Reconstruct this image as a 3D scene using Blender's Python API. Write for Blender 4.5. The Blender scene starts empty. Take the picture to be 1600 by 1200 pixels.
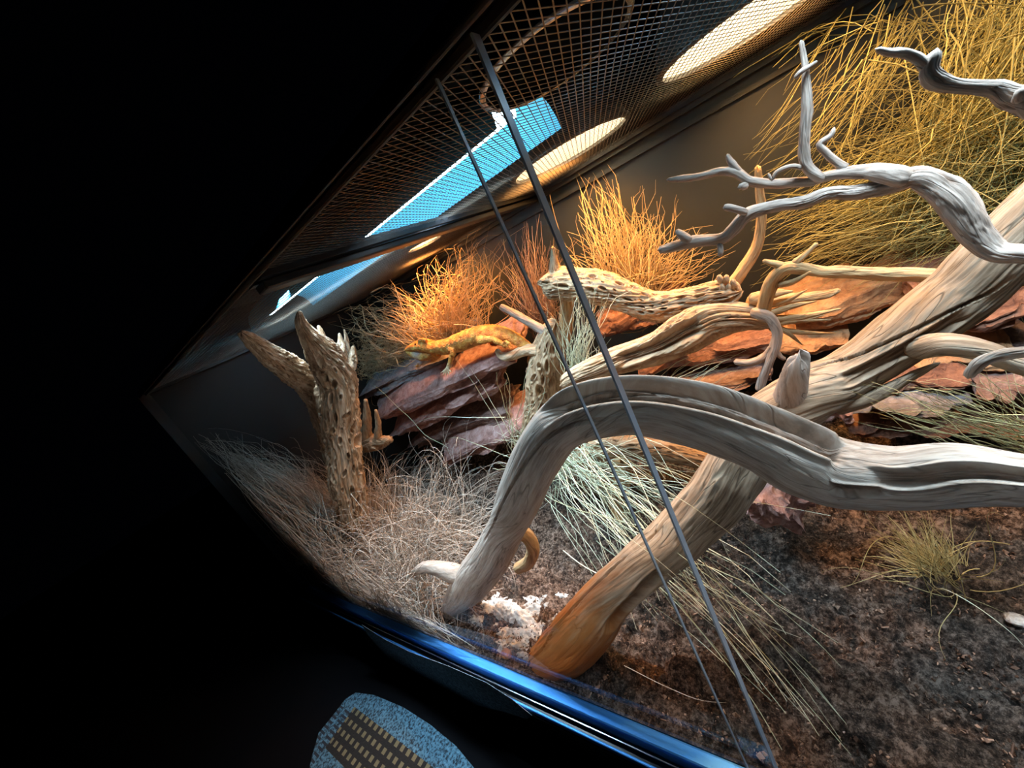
import bpy, bmesh, math, random
import numpy as np
from mathutils import Vector, Matrix

# ------------------------------------------------------------------ camera
F_PX = 583.0
CAM = np.array([0.0, -0.18, 0.60])
def _n(v):
    v = np.array(v, float); return v / np.linalg.norm(v)
_X = -_n((100 - 800, -(755 - 600), -F_PX))
_Z = -_n((1660 - 800, -(2290 - 600), -F_PX))
_Z = _n(_Z - _X * (_Z @ _X)); _Y = np.cross(_Z, _X)
ROT = np.array([_X, _Y, _Z])                       # world = ROT @ camera
cd = bpy.data.cameras.new('camera'); cam = bpy.data.objects.new('camera', cd)
bpy.context.scene.collection.objects.link(cam)
cd.sensor_fit = 'HORIZONTAL'; cd.sensor_width = 36.0; cd.lens = 36.0 * F_PX / 1600.0
cd.clip_start = 0.01; cd.clip_end = 50
M4 = Matrix([list(ROT[0]) + [CAM[0]], list(ROT[1]) + [CAM[1]], list(ROT[2]) + [CAM[2]], [0, 0, 0, 1]])
cam.matrix_world = M4
sc = bpy.context.scene
sc.camera = cam
sc.view_settings.view_transform = 'Standard'; sc.view_settings.look = 'None'
sc.view_settings.exposure = 0.0; sc.view_settings.gamma = 1.0
sc.view_settings.use_curve_mapping = False
sc.cycles.use_denoising = True
sc.cycles.max_bounces = 8; sc.cycles.transparent_max_bounces = 24
sc.cycles.sample_clamp_indirect = 6.0
w = bpy.data.worlds.new('dark_room'); sc.world = w; w.use_nodes = True
w.node_tree.nodes['Background'].inputs[0].default_value = (0.0006, 0.0008, 0.0016, 1)
w.node_tree.nodes['Background'].inputs[1].default_value = 0.25

def light(name, kind, loc, energy, color, target=None, **kw):
    L = bpy.data.lights.new(name, kind); L.energy = energy; L.color = color
    for k, v in kw.items(): setattr(L, k, v)
    o = bpy.data.objects.new(name, L); sc.collection.objects.link(o); o.location = loc
    if target is not None:
        o.rotation_euler = (Vector(target) - Vector(loc)).to_track_quat('-Z', 'Y').to_euler()
    return o

COOL = (0.66, 0.84, 1.0)
# uv tube over the front left, second tube over the front right, three heat lamps
light('tube_light', 'AREA', (-0.53, 0.255, 0.724), 5.6, COOL, (-0.50, 0.13, 0.0), shape='RECTANGLE', size=0.56, size_y=0.012, spread=1.55)
light('tube_light', 'AREA', (0.20, 0.235, 0.724), 3.4, COOL, (0.20, 0.15, 0.0), shape='RECTANGLE', size=0.34, size_y=0.012, spread=2.0)
light('heat_light', 'SPOT', (-0.66, 0.52, 0.74), 19.0, (1.0, 0.36, 0.07), (-0.72, 0.50, 0.3), spot_size=2.3, spot_blend=0.8, shadow_soft_size=0.02)
light('heat_light', 'SPOT', (-0.252, 0.49, 0.735), 22.0, (1.0, 0.42, 0.10), (-0.34, 0.48, 0.38), spot_size=2.3, spot_blend=0.7, shadow_soft_size=0.02)
light('heat_light', 'SPOT', (0.004, 0.435, 0.742), 17.0, (1.0, 0.46, 0.12), (0.02, 0.48, 0.3), spot_size=2.4, spot_blend=0.7, shadow_soft_size=0.02)
light('heat_light', 'SPOT', (0.30, 0.42, 0.745), 10.0, (1.0, 0.50, 0.15), (0.16, 0.46, 0.3), spot_size=2.3, spot_blend=0.7, shadow_soft_size=0.02)

# tank dimensions
XL, XR, YB, ZT, ZS = -1.12, 0.50, 0.63, 0.69, 0.08

# ------------------------------------------------------------------ helpers
def ray(px, py):
    return ROT @ _n((px - 800, -(py - 600), -F_PX))
def at(px, py, y):                                # point of the place at depth y behind the glass
    r = ray(px, py); return CAM + r * ((y - CAM[1]) / r[1])
def atx(px, py, x):
    r = ray(px, py); return CAM + r * ((x - CAM[0]) / r[0])
def atz(px, py, z):
    r = ray(px, py); return CAM + r * ((z - CAM[2]) / r[2])
def fwd(p):
    return -(ROT.T @ (np.array(p) - CAM))[2]
def msize(p, rpx):                                # rough metres of rpx pixels at p
    c = ROT.T @ (np.array(p) - CAM)
    d = -c[2]; R = np.linalg.norm(c)
    return rpx * d / F_PX * (0.5 + 0.5 * d / R)

def _hash(i, j, k, seed):
    h = (i * 374761393 + j * 668265263 + k * 2147483647 + seed * 974634777) & 0xFFFFFFFF
    h = ((h ^ (h >> 13)) * 1274126177) & 0xFFFFFFFF
    h = ((h ^ (h >> 16)) * 2246822519) & 0xFFFFFFFF
    return ((h ^ (h >> 15)) & 0xFFFFFF) / float(0xFFFFFF) * 2 - 1
def vnoise(p, seed=0):
    p = np.asarray(p, float); i = np.floor(p).astype(np.int64); f = p - i
    u = f * f * f * (f * (f * 6 - 15) + 10)
    def H(a, b, c): return _hash(i[..., 0] + a, i[..., 1] + b, i[..., 2] + c, seed)
    x, y, z = u[..., 0], u[..., 1], u[..., 2]
    l = lambda a, b, t: a + (b - a) * t
    return l(l(l(H(0,0,0), H(1,0,0), x), l(H(0,1,0), H(1,1,0), x), y),
             l(l(H(0,0,1), H(1,0,1), x), l(H(0,1,1), H(1,1,1), x), y), z)
def fbm(p, octv=4, seed=0):
    p = np.asarray(p, float); a = 1.0; s = 0; t = 0
    for o in range(octv):
        s = s + a * vnoise(p * (2.03 ** o) + 17.3 * o, seed + o); t += a; a *= 0.5
    return s / t
def sstep(a, b, x):
    t = np.clip((x - a) / (b - a), 0, 1); return t * t * (3 - 2 * t)

def mk(name, verts, faces, mat, parent=None, origin=None, smooth=True, attrs=None, weld=0):
    verts = np.asarray(verts, float)
    if parent is not None:
        origin = np.array(parent.get('_o', (0, 0, 0)))
    elif origin is None:
        origin = np.array([verts[:, 0].mean(), verts[:, 1].mean(), verts[:, 2].min()])
    origin = np.asarray(origin, float)
    me = bpy.data.meshes.new(name)
    v = verts - origin
    if isinstance(faces, np.ndarray):
        nf, k = faces.shape
        me.vertices.add(len(v)); me.vertices.foreach_set('co', v.ravel())
        me.loops.add(nf * k); me.loops.foreach_set('vertex_index', faces.ravel().astype(np.int32))
        me.polygons.add(nf); me.polygons.foreach_set('loop_start', np.arange(nf, dtype=np.int32) * k)
        me.update(calc_edges=True)
    else:
        me.from_pydata([tuple(a) for a in v], [], faces); me.update()
    for an, (ty, data) in (attrs or {}).items():
        a = me.attributes.new(an, ty, 'POINT')
        a.data.foreach_set('vector' if ty == 'FLOAT_VECTOR' else 'value', np.asarray(data, float).ravel())
    if weld:
        bm = bmesh.new(); bm.from_mesh(me); bmesh.ops.remove_doubles(bm, verts=bm.verts, dist=weld)
        bmesh.ops.recalc_face_normals(bm, faces=bm.faces); bm.to_mesh(me); bm.free()
    me.polygons.foreach_set('use_smooth', [smooth] * len(me.polygons))
    if mat: me.materials.append(mat)
    o = bpy.data.objects.new(name, me); sc.collection.objects.link(o)
    if parent is not None: o.parent = parent
    else: o.location = origin
    o['_o'] = tuple(origin)
    return o
def root(name, loc, label, cat, group=None, kind=None):
    o = bpy.data.objects.new(name, None); sc.collection.objects.link(o); o.location = loc
    o['_o'] = tuple(float(a) for a in loc); o.empty_display_size = 0.02
    return tag(o, label, cat, group, kind)
def tag(o, label=None, cat=None, group=None, kind=None):
    if label: o['label'] = label
    if cat: o['category'] = cat
    if group: o['group'] = group
    if kind: o['kind'] = kind
    return o
def boxes(L):
    V = []; Fc = []
    for (a, b) in L:
        n = len(V)
        for z in (a[2], b[2]):
            for y in (a[1], b[1]):
                for x in (a[0], b[0]): V.append((x, y, z))
        for q in ((0,2,3,1),(4,5,7,6),(0,1,5,4),(2,6,7,3),(0,4,6,2),(1,3,7,5)): Fc.append([n + k for k in q])
    return np.array(V), Fc
def box(name, a, b, mat, parent=None, bev=0.0):
    V, Fc = boxes([(a, b)])
    o = mk(name, V, Fc, mat, parent, smooth=False)
    if bev:
        m = o.modifiers.new('bevel', 'BEVEL'); m.width = bev; m.segments = 2
    return o

# ------------------------------------------------------------------ materials
def newmat(name):
    m = bpy.data.materials.new(name); m.use_nodes = True
    nt = m.node_tree; b = nt.nodes['Principled BSDF']; return m, nt, b
def nd(nt, t, **kw):
    n = nt.nodes.new(t)
    for k, v in kw.items(): setattr(n, k, v)
    return n
def ramp(nt, fac, stops):
    r = nd(nt, 'ShaderNodeValToRGB'); e = r.color_ramp.elements
    e[0].position, e[0].color = stops[0][0], (*stops[0][1], 1)
    e[1].position, e[1].color = stops[-1][0], (*stops[-1][1], 1)
    for p, c in stops[1:-1]:
        x = e.new(p); x.color = (*c, 1)
    nt.links.new(fac, r.inputs[0]); return r.outputs[0]
def noise(nt, vec, scale, detail=4, rough=0.6, dist=0.0):
    n = nd(nt, 'ShaderNodeTexNoise'); n.inputs['Scale'].default_value = scale
    n.inputs['Detail'].default_value = detail; n.inputs['Roughness'].default_value = rough
    n.inputs['Distortion'].default_value = dist
    if vec is not None: nt.links.new(vec, n.inputs['Vector'])
    return n.outputs[0]
def mixc(nt, fac, a, b, mode='MIX'):
    m = nd(nt, 'ShaderNodeMix', data_type='RGBA', blend_type=mode)
    for i, s in ((0, fac), (6, a), (7, b)):
        if isinstance(s, (int, float)): m.inputs[i].default_value = s
        elif isinstance(s, tuple): m.inputs[i].default_value = (*s, 1)
        else: nt.links.new(s, m.inputs[i])
    return m.outputs[2]
def mathn(nt, op, a, b=0.0, c=None):
    m = nd(nt, 'ShaderNodeMath', operation=op)
    for i, s in ((0, a), (1, b), (2, c)):
        if s is None: continue
        if isinstance(s, (int, float)): m.inputs[i].default_value = s
        else: nt.links.new(s, m.inputs[i])
    return m.outputs[0]
def bump(nt, b, h, strength, dist):
    n = nd(nt, 'ShaderNodeBump'); n.inputs['Strength'].default_value = strength
    n.inputs['Distance'].default_value = dist; nt.links.new(h, n.inputs['Height'])
    nt.links.new(n.outputs[0], b.inputs['Normal'])
def simple(name, col, rough=0.5, metal=0.0, spec=0.5):
    m, nt, b = newmat(name)
    b.inputs['Base Color'].default_value = (*col, 1); b.inputs['Roughness'].default_value = rough
    b.inputs['Metallic'].default_value = metal; b.inputs['Specular IOR Level'].default_value = spec
    return m
def wood_mat(name, dark, mid, pale, stain=None, gs=1.0, crack=0.5):
    """weathered wood: streaks run along the 'grain' attribute's third axis"""
    m, nt, b = newmat(name)
    a = nd(nt, 'ShaderNodeAttribute', attribute_name='grain').outputs['Vector']
    fine = noise(nt, a, 420 * gs, 5, 0.65); mid_n = noise(nt, a, 110 * gs, 4, 0.6, 0.4)
    tc = nd(nt, 'ShaderNodeTexCoord').outputs['Object']
    blot = noise(nt, tc, 14, 3, 0.5)
    f = mathn(nt, 'ADD', mathn(nt, 'MULTIPLY', mid_n, 0.55), mathn(nt, 'MULTIPLY', fine, 0.45))
    c = ramp(nt, f, [(0.38, dark), (0.48, mid), (0.59, pale)])
    c = mixc(nt, mathn(nt, 'MULTIPLY', ramp(nt, blot, [(0.42, (0, 0, 0)), (0.62, (1, 1, 1))]), 0.35), c, mid)
    # fine dark checks in the grain
    ck = noise(nt, a, 60 * gs, 2, 0.5, 0.3)
    ln = mathn(nt, 'ABSOLUTE', mathn(nt, 'SUBTRACT', ck, 0.5))
    line = ramp(nt, ln, [(0.0, (1, 1, 1)), (0.012, (0, 0, 0))])
    c = mixc(nt, mathn(nt, 'MULTIPLY', line, crack), c, tuple(x * 0.35 for x in dark))
    ht = nd(nt, 'ShaderNodeAttribute', attribute_name='hollow_shade').outputs['Fac']
    hollow_col = ramp(nt, f, [(0.38, tuple(x * 0.55 for x in dark)), (0.5, (dark[0] * 1.25, dark[1] * 1.05, dark[2] * .95)), (0.62, mid)])
    c = mixc(nt, mathn(nt, 'MULTIPLY', ht, 0.8), c, hollow_col)  # recess shade of the carved hollows mixed into the wood colour
    if stain:
        (sx, sy, sz), rad, scol = stain
        geo = nd(nt, 'ShaderNodeNewGeometry').outputs['Position']
        d = nd(nt, 'ShaderNodeVectorMath', operation='DISTANCE'); nt.links.new(geo, d.inputs[0]); d.inputs[1].default_value = (sx, sy, sz)
        dd = mathn(nt, 'ADD', d.outputs['Value'], mathn(nt, 'MULTIPLY', mathn(nt, 'SUBTRACT', mid_n, 0.5), rad * 0.9))
        s = ramp(nt, mathn(nt, 'DIVIDE', dd, rad), [(0.55, (1, 1, 1)), (1.0, (0, 0, 0))])
        c = mixc(nt, s, c, mixc(nt, f, tuple(x * 0.35 for x in scol), scol))
    nt.links.new(c, b.inputs['Base Color'])
    b.inputs['Roughness'].default_value = 0.72; b.inputs['Specular IOR Level'].default_value = 0.3
    h = mathn(nt, 'SUBTRACT', f, mathn(nt, 'MULTIPLY', line, 0.5))
    bump(nt, b, h, 0.55, 0.0016)
    return m
M = {}
M['arch'] = wood_mat('arch_wood', (0.22, 0.172, 0.135), (0.38, 0.315, 0.26), (0.52, 0.455, 0.39), gs=1.0, crack=0.6)
M['trunk'] = wood_mat('trunk_wood', (0.13, 0.085, 0.05), (0.29, 0.205, 0.135), (0.44, 0.335, 0.235), stain=(tuple(at(880, 1030, 0.04)), 0.19, (0.60, 0.22, 0.05)), gs=0.9, crack=0.75)
M['grey'] = wood_mat('grey_wood', (0.19, 0.14, 0.11), (0.34, 0.265, 0.215), (0.47, 0.38, 0.32), gs=1.2, crack=0.6)
M['warm'] = wood_mat('warm_wood', (0.24, 0.13, 0.055), (0.46, 0.29, 0.14), (0.60, 0.42, 0.22), gs=1.2, crack=0.6)
M['cholla'] = wood_mat('cholla_wood', (0.22, 0.13, 0.07), (0.44, 0.30, 0.18), (0.60, 0.45, 0.30), gs=1.3, crack=0.6)
M['stump'] = wood_mat('stump_wood', (0.13, 0.075, 0.04), (0.36, 0.245, 0.15), (0.56, 0.44, 0.32), gs=1.1, crack=0.6)

def rock_mat(name, dark, mid, pale, grain=90):
    m, nt, b = newmat(name)
    tc = nd(nt, 'ShaderNodeTexCoord').outputs['Object']
    mp = nd(nt, 'ShaderNodeAttribute', attribute_name='layer').outputs['Vector']
    a = noise(nt, mp, 26, 6, 0.7, 0.6); g = noise(nt, tc, grain, 5, 0.7)
    f = mathn(nt, 'ADD', mathn(nt, 'MULTIPLY', a, 0.65), mathn(nt, 'MULTIPLY', g, 0.35))
    c = ramp(nt, f, [(0.36, dark), (0.50, mid), (0.64, pale)])
    nt.links.new(c, b.inputs['Base Color']); b.inputs['Roughness'].default_value = 0.8
    bump(nt, b, f, 0.8, 0.006)
    return m
M['pink'] = rock_mat('pink_slate', (0.16, 0.075, 0.06), (0.36, 0.20, 0.175), (0.52, 0.36, 0.33))
M['greyrock'] = rock_mat('grey_slate', (0.10, 0.085, 0.085), (0.22, 0.19, 0.19), (0.36, 0.31, 0.30))
M['redrock'] = rock_mat('red_sandstone', (0.07, 0.022, 0.013), (0.20, 0.085, 0.05), (0.33, 0.17, 0.11))
M['orangerock'] = rock_mat('orange_sandstone', (0.14, 0.055, 0.022), (0.34, 0.17, 0.075), (0.46, 0.27, 0.14))
M['darkrock'] = rock_mat('dark_slate', (0.07, 0.035, 0.028), (0.17, 0.10, 0.085), (0.32, 0.23, 0.20))

def blade_mat(name, a, c, spec=0.3):
    m, nt, b = newmat(name)
    t = nd(nt, 'ShaderNodeAttribute', attribute_name='tint').outputs['Fac']
    nt.links.new(ramp(nt, t, [(0.0, a), (1.0, c)]), b.inputs['Base Color'])
    b.inputs['Roughness'].default_value = 0.55; b.inputs['Specular IOR Level'].default_value = spec
    return m
M['pale_grass'] = blade_mat('pale_dry_grass', (0.20, 0.165, 0.13), (0.60, 0.53, 0.45))
M['straw'] = blade_mat('straw_grass', (0.42, 0.30, 0.16), (0.78, 0.60, 0.36))
M['red_twig'] = blade_mat('red_twig', (0.26, 0.13, 0.10), (0.58, 0.44, 0.36))
M['green_grass'] = blade_mat('pale_green_grass', (0.36, 0.40, 0.26), (0.80, 0.82, 0.62))
M['broom'] = blade_mat('broom_stem', (0.12, 0.11, 0.04), (0.56, 0.52, 0.22))
M['olive'] = blade_mat('olive_grass', (0.30, 0.25, 0.10), (0.66, 0.58, 0.30))

def soil_mat():
    m, nt, b = newmat('peat_soil')
    tc = nd(nt, 'ShaderNodeTexCoord').outputs['Object']
    a = noise(nt, tc, 7, 3, 0.6); g = noise(nt, tc, 190, 8, 0.85); h2 = noise(nt, tc, 60, 6, 0.75)
    f = mathn(nt, 'ADD', mathn(nt, 'MULTIPLY', g, 0.6), mathn(nt, 'MULTIPLY', h2, 0.4))
    brown = ramp(nt, f, [(0.44, (0.020, 0.011, 0.008)), (0.50, (0.14, 0.085, 0.058)), (0.57, (0.46, 0.32, 0.245))])
    grey = ramp(nt, f, [(0.44, (0.010, 0.008, 0.007)), (0.51, (0.075, 0.060, 0.050)), (0.59, (0.30, 0.25, 0.215))])
    c = mixc(nt, ramp(nt, a, [(0.46, (0, 0, 0)), (0.56, (1, 1, 1))]), brown, grey)
    nt.links.new(c, b.inputs['Base Color']); b.inputs['Roughness'].default_value = 0.9
    b.inputs['Specular IOR Level'].default_value = 0.2
    bump(nt, b, f, 1.0, 0.010); return m
M['soil'] = soil_mat()
M['crumb'] = blade_mat('soil_crumb', (0.05, 0.025, 0.015), (0.38, 0.25, 0.18))
M['crust'] = rock_mat('white_crust', (0.22, 0.20, 0.18), (0.58, 0.55, 0.51), (0.82, 0.80, 0.76), 160)
M['panel'] = simple('black_panel', (0.020, 0.024, 0.024), 0.42)
M['endpanel'] = simple('end_panel', (0.008, 0.008, 0.008), 0.6)
M['frame'] = simple('black_frame', (0.014, 0.014, 0.016), 0.35)
M['track'] = simple('blue_reflection_track', (0.10, 0.42, 1.0), 0.5, 0.9)  # black track; the tube's blue reflection is put into the rail colour
M['fascia'] = simple('black_fascia', (0.004, 0.004, 0.005), 0.30)
M['screen'] = simple('black_screen_metal', (0.07, 0.055, 0.04), 0.5, 0.3)
M['dark'] = simple('shade_dark_floor', (0.004, 0.004, 0.005), 0.95, spec=0.05)  # near-black colour stands in for shade on the floor around the rug
M['cloth'] = simple('black_cloth', (0.003, 0.003, 0.003), 1.0, spec=0.0)
def emis(name, col, s):
    m, nt, b = newmat(name); b.inputs['Base Color'].default_value = (*col, 1)
    b.inputs['Emission Color'].default_value = (*col, 1); b.inputs['Emission Strength'].default_value = s
    return m
M['tube'] = emis('lit_tube', (0.72, 0.88, 1.0), 16)
M['bulb'] = emis('lit_bulb', (1.0, 0.84, 0.58), 45)
M['reflector'] = simple('tube_glow_reflector', (0.16, 0.72, 1.0), 0.45, 0.0)  # blue glow of the tube put into the reflector's colour
M['dome_in'] = simple('white_dome_lining', (0.85, 0.82, 0.74), 0.5)
M['dome_out'] = simple('black_dome_shell', (0.02, 0.018, 0.016), 0.35)
M['steel'] = simple('bright_steel', (0.75, 0.72, 0.68), 0.22, 1.0)
m_, nt_, b_ = newmat('speckled_blue_grey'); M['speckle'] = m_
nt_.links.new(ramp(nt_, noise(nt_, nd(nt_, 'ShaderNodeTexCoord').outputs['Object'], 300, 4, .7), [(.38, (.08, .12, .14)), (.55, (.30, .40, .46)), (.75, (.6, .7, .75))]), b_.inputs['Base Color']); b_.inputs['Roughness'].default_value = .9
def glass_mat():
    m = bpy.data.materials.new('pane_glass'); m.use_nodes = True; nt = m.node_tree; nt.nodes.clear()
    o = nd(nt, 'ShaderNodeOutputMaterial'); t = nd(nt, 'ShaderNodeBsdfTransparent'); g = nd(nt, 'ShaderNodeBsdfGlossy')
    t.inputs[0].default_value = (0.965, 0.985, 0.98, 1); g.inputs['Roughness'].default_value = 0.02
    fr = nd(nt, 'ShaderNodeFresnel'); fr.inputs[0].default_value = 1.35; mx = nd(nt, 'ShaderNodeMixShader')
    nt.links.new(fr.outputs[0], mx.inputs[0]); nt.links.new(t.outputs[0], mx.inputs[1]); nt.links.new(g.outputs[0], mx.inputs[2])
    nt.links.new(mx.outputs[0], o.inputs[0]); return m
M['glass'] = glass_mat()
M['edge'] = simple('pale_glass_edge', (0.22, 0.27, 0.33), 0.3)

# ------------------------------------------------------------------ enclosure (setting)
box('wall_back', (XL - 0.012, YB, 0.0), (XR, YB + 0.012, ZT + 0.0), M['panel'])['kind'] = 'structure'
box('wall_left', (XL - 0.012, -0.012, 0.0), (XL, YB, ZT), M['endpanel'])['kind'] = 'structure'
box('wall_right', (XR, -0.012, 0.0), (XR + 0.012, YB + 0.012, ZT), M['endpanel'])['kind'] = 'structure'
V, Fc = boxes([((XL, YB - 0.010, 0.655), (XR, YB - 0.0005, 0.662)), ((XL, YB - 0.016, 0.676), (XR, YB - 0.0005, 0.689))])
tr = mk('trim_1', V, Fc, M['panel'], smooth=False); tr['kind'] = 'structure'
box('floor', (-4.5, -2.5, -0.02), (2.5, 3.0, -0.001), M['dark'])['kind'] = 'structure'

# front sliding track
t = root('sliding_door_track', (-0.3, -0.02, 0.0), 'black sliding door track with two rails coloured as blue reflections along the tank front', 'door track')
box('fascia', (XL - 0.012, -0.030, 0.0), (XR, -0.012, 0.070), M['fascia'], t, 0.002)
box('rail', (XL - 0.012, -0.0115, 0.0), (XR, 0.0035, 0.0862), M['track'], t, 0.0022)
box('rail', (XL - 0.012, -0.0285, 0.0705), (XR, -0.0250, 0.0790), M['track'], t, 0.0012)
box('rail', (XL - 0.012, -0.0180, 0.0705), (XR, -0.0165, 0.0770), M['steel'], t, 0.0003)
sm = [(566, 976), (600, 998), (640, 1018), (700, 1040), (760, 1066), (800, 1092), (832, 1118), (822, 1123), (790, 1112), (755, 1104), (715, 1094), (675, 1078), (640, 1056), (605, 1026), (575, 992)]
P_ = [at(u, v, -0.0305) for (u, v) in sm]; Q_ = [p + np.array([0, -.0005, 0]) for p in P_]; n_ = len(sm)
panel_strip = mk('speckled_strip', np.array(P_ + Q_), [list(range(n_)), list(range(2 * n_ - 1, n_ - 1, -1))] + [[i, n_ + i, n_ + (i + 1) % n_, (i + 1) % n_] for i in range(n_)], M['speckle'], t, smooth=False)  # thin strip on the fascia, speckled blue-grey
panel_strip['label'] = 'speckled grey strip on the black panel'
# upper front beam
t = root('upper_frame', (-0.3, -0.01, ZT), 'black upper front frame beam along the edge of the screen lid', 'frame')
box('beam', (XL - 0.012, -0.006, 0.690), (XR, 0.012, 0.700), M['frame'], t, 0.001)
box('beam', (XL - 0.012, -0.010, 0.686), (XR, -0.007, 0.690), M['screen'], t, 0.002)
box('beam', (XL - 0.012, 0.001, 0.684), (XR, 0.004, 0.690), M['screen'], t, 0.002)

# sliding panes
def pane(x0, x1, y0, y1, label, edge_m):
    t = root('glass_door', ((x0 + x1) / 2, y0, 0.086), label, 'glass door')
    V, Fc = boxes([((x0, (y0 + y1) / 2, 0.087), (x1 - 0.0005, (y0 + y1) / 2 + 0.0006, 0.686))])
    mk('pane', V[[0, 1, 4, 5]], [[0, 1, 3, 2]], M['glass'], t, smooth=False)
    box('pane_edge', (x1 - 0.0006, y0, 0.087), (x1 + 0.0006, y1, 0.686), edge_m, t)
XA = at(900, 432, 0.0)[0]; XB = at(830, 450, 0.0)[0]
pane(XL, XA, -0.005, 0.001, 'left sliding glass door whose thick pale blue edge crosses the view', M['edge'])
pane(XA - 0.03, XR, -0.016, -0.012, 'right sliding glass door over the soil and arching driftwood', M['edge'])
thin = box('glass_edge_strip', (XB - 0.0005, -0.0015, 0.087), (XB + 0.0005, 0.001, 0.686), M['edge'])
tag(thin, 'thin grey clear strip down the glass just left of the door edge', 'strip')

# expanded metal screen lid
def screen(x0, x1, y0, y1, label, sp=0.0066, wd=0.0008):
    t = root('screen_lid', ((x0 + x1) / 2, (y0 + y1) / 2, ZT), label, 'screen lid', 'expanded metal lids')
    V = []; Fc = []
    for sg in (1, -1):
        tn = math.tan(math.radians(21)) * sg; L = (y1 - y0)
        xs = x0 - abs(tn) * L
        while xs < x1 + abs(tn) * L:
            xa, ya, xb, yb = xs, y0, xs + tn * L, y1
            pts = []
            for (px_, py_) in ((xa, ya), (xb, yb)): pts.append([px_, py_])
            # clip to panel
            def clipx(p, q, lim, keep_gt):
                pin = (p[0] >= lim) if keep_gt else (p[0] <= lim); qin = (q[0] >= lim) if keep_gt else (q[0] <= lim)
                if pin and qin: return p, q
                if not pin and not qin: return None
                f = (lim - p[0]) / (q[0] - p[0]); r = [lim, p[1] + f * (q[1] - p[1])]
                return (p, r) if pin else (r, q)
            seg = clipx(pts[0], pts[1], x0, True)
            if seg: seg = clipx(seg[0], seg[1], x1, False)
            if seg:
                (ax, ay), (bx, by) = seg; n = len(V); zz = ZT + (0.0001 if sg > 0 else -0.0001)
                for (qx, qy) in ((ax, ay), (bx, by)):
                    V += [(qx - wd / 2, qy, zz - 0.00018), (qx + wd / 2, qy, zz - 0.00018), (qx + wd / 2, qy, zz + 0.00018), (qx - wd / 2, qy, zz + 0.00018)]
                for k in range(4): Fc.append([n + k, n + (k + 1) % 4, n + 4 + (k + 1) % 4, n + 4 + k])
            xs += sp
    mk('mesh_sheet', V, Fc, M['screen'], t, smooth=False)
    V, Fc = boxes([((x0 - 0.006, y0 - 0.002, ZT - 0.002), (x1 + 0.006, y0 + 0.001, ZT + 0.002)), ((x0 - 0.006, y1 - 0.006, ZT - 0.006), (x1 + 0.006, y1 + 0.004, ZT + 0.004)),
                   ((x0 - 0.006, y0, ZT - 0.006), (x0 + 0.006, y1, ZT + 0.004)), ((x1 - 0.006, y0, ZT - 0.006), (x1 + 0.006, y1, ZT + 0.004))])
    mk('rim', V, Fc, M['frame'], t, smooth=False)
XC = -0.40
screen(XL + 0.01, XC - 0.012, 0.0065, YB - 0.02, 'dark metal mesh lid beyond the cross bar at the far dark end of the tank')
screen(XC + 0.012, XR - 0.01, 0.0065, YB - 0.02, 'dark metal mesh lid with the lit lamps shining through it')
cb = box('cross_bar', (XC - 0.011, 0.008, ZT - 0.016), (XC + 0.011, YB - 0.018, ZT - 0.007), M['frame'], None, 0.002)
tag(cb, 'black cross bar under the lid, spanning front to back', 'bar')

# ------------------------------------------------------------------ lamps above the lid
def lathe(prof, c, seg=48, axis_tilt=None):
    V = []; n = len(prof)
    for (r, z) in prof:
        for k in range(seg):
            a = 2 * math.pi * k / seg; V.append((r * math.cos(a), r * math.sin(a), z))
    V = np.array(V)
    if axis_tilt is not None: V = V @ np.array(Matrix.Rotation(axis_tilt[0], 3, 'X') @ Matrix.Rotation(axis_tilt[1], 3, 'Y')).T
    V = V + np.array(c)
    Fc = [[i * seg + k, i * seg + (k + 1) % seg, (i + 1) * seg + (k + 1) % seg, (i + 1) * seg + k] for i in range(n - 1) for k in range(seg)]
    return V, Fc
def dome(c, R, label, lit=True, tilt=None, beads=False):
    t = root('dome_lamp', c, label, 'heat lamp')
    V, Fc = lathe([(R, 0.001), (R * .97, .02), (R * .86, .05), (R * .6, .085), (R * .35, .10), (R * .3, .15), (0.001, .152)], c, axis_tilt=tilt)
    mk('shell', V, Fc, M['dome_out'], t)
    V, Fc = lathe([(R * .985, 0.002), (R * .95, .02), (R * .84, .048), (R * .58, .082), (R * .33, .097), (0.001, .098)], c, axis_tilt=tilt)
    mk('lining', V, Fc, M['dome_in'] if lit else M['dome_out'], t)
    V, Fc = lathe([(R * .95, 0.0), (R * 1.03, 0.0), (R * 1.03, .005), (R * .95, .005), (R * .95, 0.0)], c, axis_tilt=tilt)
    mk('rim', V, Fc, M['steel'] if beads else M['dome_out'], t)
    V, Fc = lathe([(0.001, .042), (.018, .046), (.026, .058), (.022, .075), (.012, .092), (0.001, .094)], c, 24, axis_tilt=tilt)
    mk('bulb', V, Fc, M['bulb'] if lit else M['dome_out'], t)
dome((0.004, 0.435, 0.702), 0.096, 'lit dome heat lamp glowing white through the lid near the back wall')
dome((-0.252, 0.490, 0.702), 0.100, 'lit dome heat lamp seen as a thin bright crescent by the back wall')
dome((-0.66, 0.52, 0.712), 0.045, 'small lit heat lamp beyond the cross bar above the lizard')
dome((-0.104, 0.130, 0.702), 0.055, 'unlit dome lamp whose metal rim shows as a ring of sparks on the lid', lit=False, beads=True)
dome((0.30, 0.42, 0.704), 0.10, 'dome heat lamp over the right end of the tank')
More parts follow.
